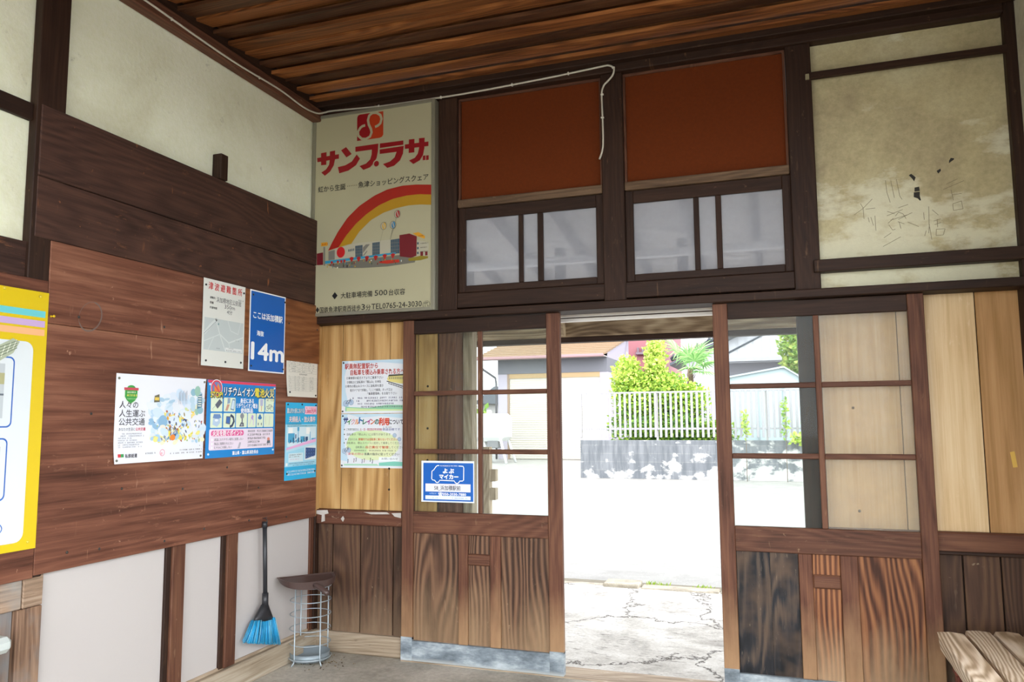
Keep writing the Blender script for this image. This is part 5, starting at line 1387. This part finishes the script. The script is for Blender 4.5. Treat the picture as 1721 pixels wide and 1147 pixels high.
# fan palm
pm = root('fan_palm', (.24, 18.4, 0), 'fan palm with a shaggy brown trunk, right of the large shrub', 'palm')
m = MB(); m.tube([(.24, 18.4, -.08), (.24, 18.4, 1.2), (.25, 18.4, 2.1), (.25, 18.4, 2.74)], [.10, .10, .11, .07], BARK, 12)
rr = random.Random(77)
for i in range(60):
    a = rr.uniform(0, 6.28); z = rr.uniform(1.0, 2.55)
    p = Vector((0.245 + .1 * math.cos(a), 18.4 + .1 * math.sin(a), z))
    m.tube([p, p + Vector((math.cos(a) * .06, math.sin(a) * .06, .12))], [.012, .004], BARK, 4)
m.build('trunk', pm)
for i, (az, el, l) in enumerate(((165, 58, 1.15), (20, 42, 1.0), (50, 60, 1.0), (-20, 18, .8), (-60, 40, .75), (330, -8, .75), (100, 75, .8), (280, 5, .7))):
    m = MB()
    d = Vector((math.cos(R(az)) * math.cos(R(el)), math.sin(R(az)) * math.cos(R(el)), math.sin(R(el))))
    b0 = Vector((0.245, 18.4, 2.68)); tip = b0 + d * l * .55
    m.tube([b0, tip], [.018, .010], PALM[1], 6)
    sd = d.cross(Vector((0, 0, 1))).normalized(); up = sd.cross(d).normalized()
    for k in range(-9, 10):
        t = R(k * 13)
        bd = (d * math.cos(t) + sd * math.sin(t)).normalized()
        L = l * (.75 - .022 * abs(k)); w_ = .026
        q = bd.cross(up).normalized() * w_
        dr = Vector((0, 0, -.10 * l))
        m.add([tip - q * .3, tip + bd * L * .5 - q + up * .02, tip + bd * L + dr, tip + bd * L * .5 + q + up * .02, tip + bd * L * .5 + up * .045], [(0, 1, 4), (1, 2, 4), (2, 3, 4), (3, 0, 4)], PALM[(i + k) % 3])
    m.build('frond', pm, recalc=False)

# block wall and white fence across the road
def wallmat():
    m, nt, P = new_mat('weathered_block_wall')
    tc = N(nt, 'ShaderNodeTexCoord').outputs['Object']
    sp = N(nt, 'ShaderNodeSeparateXYZ', {0: tc})
    xz = N(nt, 'ShaderNodeCombineXYZ', {0: sp.outputs[0], 1: sp.outputs[2], 2: 0.0}).outputs[0]
    br_ = N(nt, 'ShaderNodeTexBrick', {'Vector': xz, 'Color1': S('#66686b'), 'Color2': S('#595c60'), 'Mortar': S('#747473'), 'Scale': 1.0, 'Mortar Size': .006, 'Brick Width': .8, 'Row Height': .20}).outputs[0]
    st = N(nt, 'ShaderNodeTexNoise', {'Vector': N(nt, 'ShaderNodeMapping', {'Vector': tc, 'Scale': (5, 1, .7)}).outputs[0], 'Scale': 1.6, 'Detail': 6, 'Roughness': .65}).outputs[0]
    col = MIX(nt, RAMP(nt, st, [(.38, .75), (.6, 0.0)]), br_, S('#45494d'))
    fl = N(nt, 'ShaderNodeTexNoise', {'Vector': N(nt, 'ShaderNodeMapping', {'Vector': tc, 'Scale': (1.7, 1, 2.4)}).outputs[0], 'Scale': 1.8, 'Detail': 6, 'Roughness': .6}).outputs[0]
    lowb = N(nt, 'ShaderNodeMapRange', {0: sp.outputs[2], 1: .70, 2: .02, 3: -.10, 4: .06}).outputs[0]
    rgt = N(nt, 'ShaderNodeMapRange', {0: sp.outputs[0], 1: -3.5, 2: .5, 3: -.05, 4: .07}).outputs[0]
    col = MIX(nt, RAMP(nt, M(nt, 'ADD', M(nt, 'ADD', fl, lowb), rgt), [(.50, 0.0), (.60, 1.0)]), col, S('#a3a29e'))
    nt.links.new(col, P.inputs['Base Color']); P.inputs['Roughness'].default_value = .9
    bp = N(nt, 'ShaderNodeBump', {'Height': br_, 'Strength': .3, 'Distance': .01}); nt.links.new(bp.outputs[0], P.inputs['Normal'])
    return m
bw = root('block_wall', (2.0, 14.8, -.085), 'low grey concrete block wall with peeling white paint, across the road under the fence', 'wall')
bx('blockwork', bw, wallmat(), -2.06, 9.0, 14.72, 14.88, -.09, .83, bev=.01)
FW = plain('fence_paint', '#7f7d81', .5, noise=.08, nscale=3); FG = plain('fence_post_grey', '#8f8c8a', .5)
fe = root('picket_fence', (2.0, 14.78, .83), 'white metal picket fence standing on the grey block wall', 'fence')
bx('rail', fe, FW, -2.08, 9, 14.755, 14.785, 1.955, 1.995); bx('rail', fe, FW, -2.08, 9, 14.755, 14.785, 1.08, 1.125)
m0 = None
for k in range(80):
    x = -2.07 + k * .1225
    if x > 8.0: break
    if m0 is None:
        m = MB(); m.box(x, x + .056, 14.738, 14.758, .90, 1.985, FW, .004); m0 = m.build('picket', fe); x00 = x
    else:
        c = m0.copy(); COL.objects.link(c); c.parent = fe; c.location.x = x - x00
for x in (-2.07, -.20, 1.25, 2.3, 3.9, 5.5, 7.1):
    bx('post', fe, FG, x, x + .05, 14.786, 14.83, .83, 2.0)

# garage with a roller shutter
gr = root('garage', (-5.2, 24, -.085), 'garage with cream roller shutter and brown metal roof, left of the shrub', 'garage')
ROOF = plain('brown_metal_roof', '#6b543a', .6, 0, .5, noise=.1, nscale=2); FASC = plain('grey_fascia', '#56565c', .6); PILL = plain('lilac_pillar', '#8c8690', .6); SHUT = plain('cream_shutter', '#b0aaa0', .5)
bx('pillar', gr, PILL, -7.24, -6.88, 23.0, 26, -.085, 3.03); bx('pillar', gr, PILL, -3.39, -3.12, 23.0, 26, -.085, 3.03)
bx('fascia', gr, FASC, -7.24, -3.12, 22.98, 26, 3.03, 3.55)
m = MB()
for k in range(38):
    z = -.07 + k * .08
    m.add([(-6.80, 23.06, z), (-3.39, 23.06, z), (-3.39, 23.035, z + .06), (-6.80, 23.035, z + .06), (-3.39, 23.06, z + .08), (-6.80, 23.06, z + .08)], [(0, 1, 2, 3), (3, 2, 4, 5)], SHUT)
m.build('roller_shutter', gr, recalc=False)
bx('shutter_frame', gr, plain('brown_frame', '#74604f', .5), -6.88, -6.80, 23.0, 23.1, -.085, 3.03); bx('shutter_box', gr, plain('ochre_slat', '#8f7650', .5), -6.80, -3.39, 23.0, 23.1, 2.86, 3.03)
m = MB()
for k in range(9):
    t0, t1 = k / 9, (k + 1) / 9
    y0, z0 = 22.4 + 3.6 * t0, 3.66 + .90 * t0; y1, z1 = 22.4 + 3.6 * t1, 3.66 + .90 * t1
    xl0, xr0 = -7.86 - .14 * t0, -3.08 + .20 * t0; xl1, xr1 = -7.86 - .14 * t1, -3.08 + .20 * t1
    m.add([(xl0, y0, z0), (xr0, y0, z0), (xr1, y1, z1 - .03), (xl1, y1, z1 - .03), (xl0, y0, z0 - .06), (xr0, y0, z0 - .06), (xr1, y1, z1 - .09), (xl1, y1, z1 - .09)], [(0, 1, 2, 3), (7, 6, 5, 4), (0, 4, 5, 1), (1, 5, 6, 2), (2, 6, 7, 3), (3, 7, 4, 0)], ROOF)
m.build('roof', gr)
m = MB(); m.add([(-3.12, 23, 3.55), (-3.12, 26, 3.55), (-2.96, 26, 4.46), (-3.10, 23, 3.72)], [(0, 1, 2, 3)], PILL); m.add([(-2.9, 26.0, -.08), (-8, 26.0, -.08), (-8, 26.0, 4.46), (-2.9, 26.0, 4.46)], [(0, 1, 2, 3)], PILL); m.build('gable_wall', gr)
bx('gutter', gr, plain('pink_gutter', '#7c5f61', .5), -7.9, -3.1, 22.30, 22.41, 3.52, 3.63, bev=.02)
bx('eave_board', gr, plain('eave_board', '#a59d97', .6), -7.8, -3.12, 22.42, 22.98, 3.55, 3.58, bev=0)
m = MB(); m.tube([(-7.72, 22.36, 3.54), (-7.70, 22.37, 3.30), (-7.62, 22.5, 3.18), (-7.33, 22.96, 2.9), (-7.30, 22.97, 2.7), (-7.30, 22.97, -.08)], .04, plain('downpipe', '#4a494d', .5), 8); m.build('downpipe', gr)
# dark red building behind
rb = root('building', (-5.3, 30, -.085), 'dull red building rising behind the garage roof', 'building')
RED = plain('red_cladding', '#7a464c', .6, noise=.06, nscale=1.5)
bx('wall', rb, RED, -8.55, -2.05, 28.6, 36, -.085, 6.8, bev=0); bx('wall', rb, RED, -4.3, -2.6, 27.0, 28.6, -.085, 3.2, bev=0)
bx('roof', rb, plain('red_roof', '#5f383c', .6), -8.8, -1.8, 28.3, 36.3, 6.8, 7.0, bev=0)
m = MB()
for k in range(5): m.box(-3.0 + k * .2, -2.92 + k * .2, 28.45, 28.55, 4.15, 4.35 + k * .02, plain('tile_end', '#5d4e56', .6), .01)
m.box(-3.05, -2.1, 28.4, 28.58, 4.05, 4.15, plain('tile_end', '#5d4e56', .6), .01); m.build('ledge', rb)
# grey tiled house
hs = root('house', (1.5, 28, -.085), 'pale house with dark tiled verge and ribbed gable, behind the palm', 'house')
TILE = plain('dark_tile', '#383d45', .5); RIB = plain('ribbed_white', '#9d9ba0', .5)
def gable(y, xa, za, slope, xapex, zb, nm, mat, rib):
    m = MB()
    x = xa
    while x < xapex:
        x1 = min(x + rib, xapex)
        for (q0, q1, dy) in ((x, x + rib * .7, 0), (x + rib * .7, x1, .03)):
            q1 = min(q1, xapex)
            if q1 <= q0: continue
            m.add([(q0, y - .04 + dy, zb), (q1, y - .04 + dy, zb), (q1, y - .04 + dy, za + slope * (q1 - xa)), (q0, y - .04 + dy, za + slope * (q0 - xa))], [(0, 1, 2, 3)], mat)
        x = x1
    m.box(xa, xapex + 4, y, y + .1, zb, zb + .05, mat, 0)
    return m.build(nm, hs, recalc=False)
gable(28.5, -1.0, 3.72, .44, 4.5, -.08, 'gable_wall', RIB, .35)
m = MB(); L = 30
m.tube([(-1.55, 28.1, 3.76), (4.6, 28.1, 3.76 + .44 * 6.15)], .09, TILE, 10)
for k in range(13):
    x = -1.5 + k * .48; z = 3.80 + .44 * (x + 1.55)
    m.tube([(x, 28.0, z), (x + .08, 28.0, z + .10), (x + .1, 28.0, z + .16)], .05, TILE, 8)
m.build('tile_verge', hs)
m = MB(); m.add([(-1.6, 28.05, 3.62), (4.6, 28.05, 6.35), (4.6, 32, 6.35), (-1.6, 32, 3.62), (-1.6, 28.05, 3.52), (4.6, 28.05, 6.25), (4.6, 32, 6.25), (-1.6, 32, 3.52)], [(0, 1, 2, 3), (7, 6, 5, 4), (0, 4, 5, 1), (1, 5, 6, 2), (2, 6, 7, 3), (3, 7, 4, 0)], TILE); m.build('roof', hs)
gable(27.0, .55, 3.74, .50, 4.6, 3.62, 'porch_gable', RIB, .30)
m = MB(); m.tube([(.3, 26.92, 3.62), (4.7, 26.92, 5.83)], .035, TILE, 8); m.build('porch_verge', hs)
bx('porch_eave', hs, plain('eave_grey', '#85838a', .5), .2, 4.8, 26.6, 27.1, 3.50, 3.66, bev=.01)
bx('recess_wall', hs, plain('eave_shaded_wall', '#5d5861', .6), .75, 4.8, 27.3, 32, -.085, 3.5, bev=0)  # wall colour darkened to hold the shade under the porch eave
# translucent carport
PC = plain('pale_polycarbonate', '#98a5aa', .4, 0, .5, noise=.05, nscale=2)
cp = root('carport', (2.4, 17.5, -.085), 'pale carport with sheet roof and walls behind the fence at right', 'carport')
m = MB(); m.add([(1.2, 16.9, 2.40), (2.75, 16.9, 2.66), (2.75, 18.6, 2.72), (1.2, 18.6, 2.46), (1.2, 16.9, 2.36), (2.75, 16.9, 2.62), (2.75, 18.6, 2.68), (1.2, 18.6, 2.42)], [(0, 1, 2, 3), (7, 6, 5, 4), (0, 4, 5, 1), (1, 5, 6, 2), (2, 6, 7, 3), (3, 7, 4, 0)], PC)
m.add([(2.75, 16.9, 2.66), (3.5, 16.9, 2.15), (3.5, 18.6, 2.2), (2.75, 18.6, 2.72), (2.75, 16.9, 2.62), (3.5, 16.9, 2.11), (3.5, 18.6, 2.16), (2.75, 18.6, 2.68)], [(0, 1, 2, 3), (7, 6, 5, 4), (0, 4, 5, 1), (1, 5, 6, 2), (2, 6, 7, 3), (3, 7, 4, 0)], PC)
m.build('roof', cp)
m = MB(); m.box(1.32, 3.42, 17.0, 17.05, -.085, 2.15, PC, 0); m.add([(1.32, 17.0, 2.15), (3.42, 17.0, 2.15), (2.75, 17.0, 2.62), (1.32, 17.0, 2.38)], [(0, 1, 2, 3)], PC); m.build('wall_sheet', cp)
for x in (1.35, 2.1, 2.72, 3.4): bx('post', cp, plain('carport_post', '#7f8a8e', .5), x - .02, x + .02, 16.95, 17.0, -.085, 2.2)
# white tank on angled legs beside the garage
tk = root('water_tank', (-6.8, 20.5, -.085), 'rounded white tank on angled legs left of the garage shutter', 'tank')
TW = plain('white_plastic', '#c4c5c4', .4)
bx('tank_body', tk, TW, -7.9, -6.03, 20.1, 21.2, .64, 1.56, bev=.14)
bx('filler_cap', tk, TW, -6.75, -6.6, 20.5, 20.65, 1.54, 1.68, bev=.03)
bx('valve_box', tk, plain('grey_valve', '#606062', .5), -6.62, -6.22, 20.2, 20.5, .42, .66, bev=.02)
for x0, x1 in ((-6.15, -5.92), (-7.0, -6.75), (-7.8, -7.95)):
    m = MB(); m.tube([(x0, 20.25, .68), (x1, 20.15, -.08)], .045, TW, 8); m.build('leg', tk)
    m = MB(); m.tube([(x0, 21.0, .68), (x1, 21.1, -.08)], .045, TW, 8); m.build('leg', tk)
bx('brace', tk, TW, -7.8, -6.0, 20.2, 20.26, .30, .36)
# far away, left of the garage
dh = root('house', (-21.2, 62, -.085), 'tiny distant dark-roofed house left of the garage', 'house')
bx('wall', dh, plain('far_wall', '#8c8888', .7), -22.5, -17, 60, 66, -.085, 2.9, bev=0)
m = MB(); m.prism([(-23, 2.8), (-16.5, 2.8), (-18.5, 4.3), (-21, 4.3)], lambda a, b, d: (a, d, b), 59.5, 66.5, plain('far_roof', '#454950', .6)); m.build('roof', dh)
shrub('distant_tree', 'hazy green trees far off, seen under the tank-side eave', 'tree', (-22.5, 56, 0), [(-21.5, 56, 1.4, 1.6, 1, 1.2, 260, [0, 1, 2]), (-24, 56, 2.0, 1.6, 1, 1.6, 260, [0, 1, 3])], .5, DEEP, [([(-22.5, 56, -.08), (-22.5, 56, 1.5)], [.15, .1])], 90)

# ------------------------------------------------------------------ the station's own porch outside the doors
WT = plain('white_rail', '#e2ded8', .5)
bx('outer_rail', wb, WT, .9, 2.86, .19, .225, 1.872, 1.890, bev=.002); bx('outer_rail', wb, WT, .9, 2.86, .19, .225, 1.900, 1.922, bev=.002)
bx('outer_head', wb, W['wornx'], .8, 2.95, .13, .24, 1.925, 2.03, bev=.004)
pc = root('porch_canopy', (1.8, 1.5, -.06), 'weathered timber porch canopy outside the doors', 'canopy')
WB1 = wood('porch_beam', '#5d4a36', '#8a745a', '#b8a486', 'x', across=14, rings=.2, blotch=1.0, wear='#4c3d2e', wear_amt=.6)
bx('beam', pc, WB1, -1.2, 5.0, 1.44, 1.56, 1.925, 2.045, bev=.008); bx('beam_fillet', pc, W['postx'], -1.2, 5.0, 1.46, 1.54, 1.886, 1.925)
bx('bracket', pc, WB1, 1.12, 1.185, 1.36, 1.46, 1.93, 2.03)
GPOST = wood('porch_post', '#6d6a68', '#918c88', '#b5b0aa', 'z')
bx('post', pc, GPOST, .355, .435, 1.46, 1.54, -.06, 1.925); bx('post', pc, GPOST, 3.55, 3.63, 1.46, 1.54, -.06, 1.925)
for k in range(14):
    x = -.9 + k * .43
    m = MB(); m.prism([(.24, 2.83), (.24, 2.89), (2.25, 2.534), (2.25, 2.474)], lambda a, b, d: (d, a, b), x - .025, x + .025, W['postz']); m.build('rafter', pc)
m = MB(); m.prism([(.10, 2.915), (.10, 2.945), (2.35, 2.55), (2.35, 2.52)], lambda a, b, d: (d, a, b), -1.3, 5.1, wood('porch_boards', '#8a8178', '#aaa298', '#c4bdb3', 'x')); m.build('roof_boards', pc)
bx('fascia', pc, WT, -1.3, 5.1, 2.33, 2.36, 2.475, 2.57)
bx('batten', pc, WT, -1.2, 5.0, 1.18, 1.24, 2.42, 2.47)  # added white strip, makes the pale light band seen through the high windows
for x in (.36, 1.1, 2.0, 2.8, 3.56): bx('strut', pc, W['postz'], x, x + .07, 1.465, 1.535, 2.2, 2.60)
bx('tie', pc, W['postx'], -1.2, 5.0, 1.46, 1.54, 2.045, 2.20)
tr = root('timber_rack', (.5, 1.62, -.06), 'pale notched timber upright standing outside behind the left door glass', 'timber')
bx('upright', tr, W['wornz'], .47, .525, 1.60, 1.66, -.06, 1.12)
for z in (.30, .50, .72, .86): bx('notch_block', tr, W['wornz'], .525, .572, 1.60, 1.66, z, z + .09)
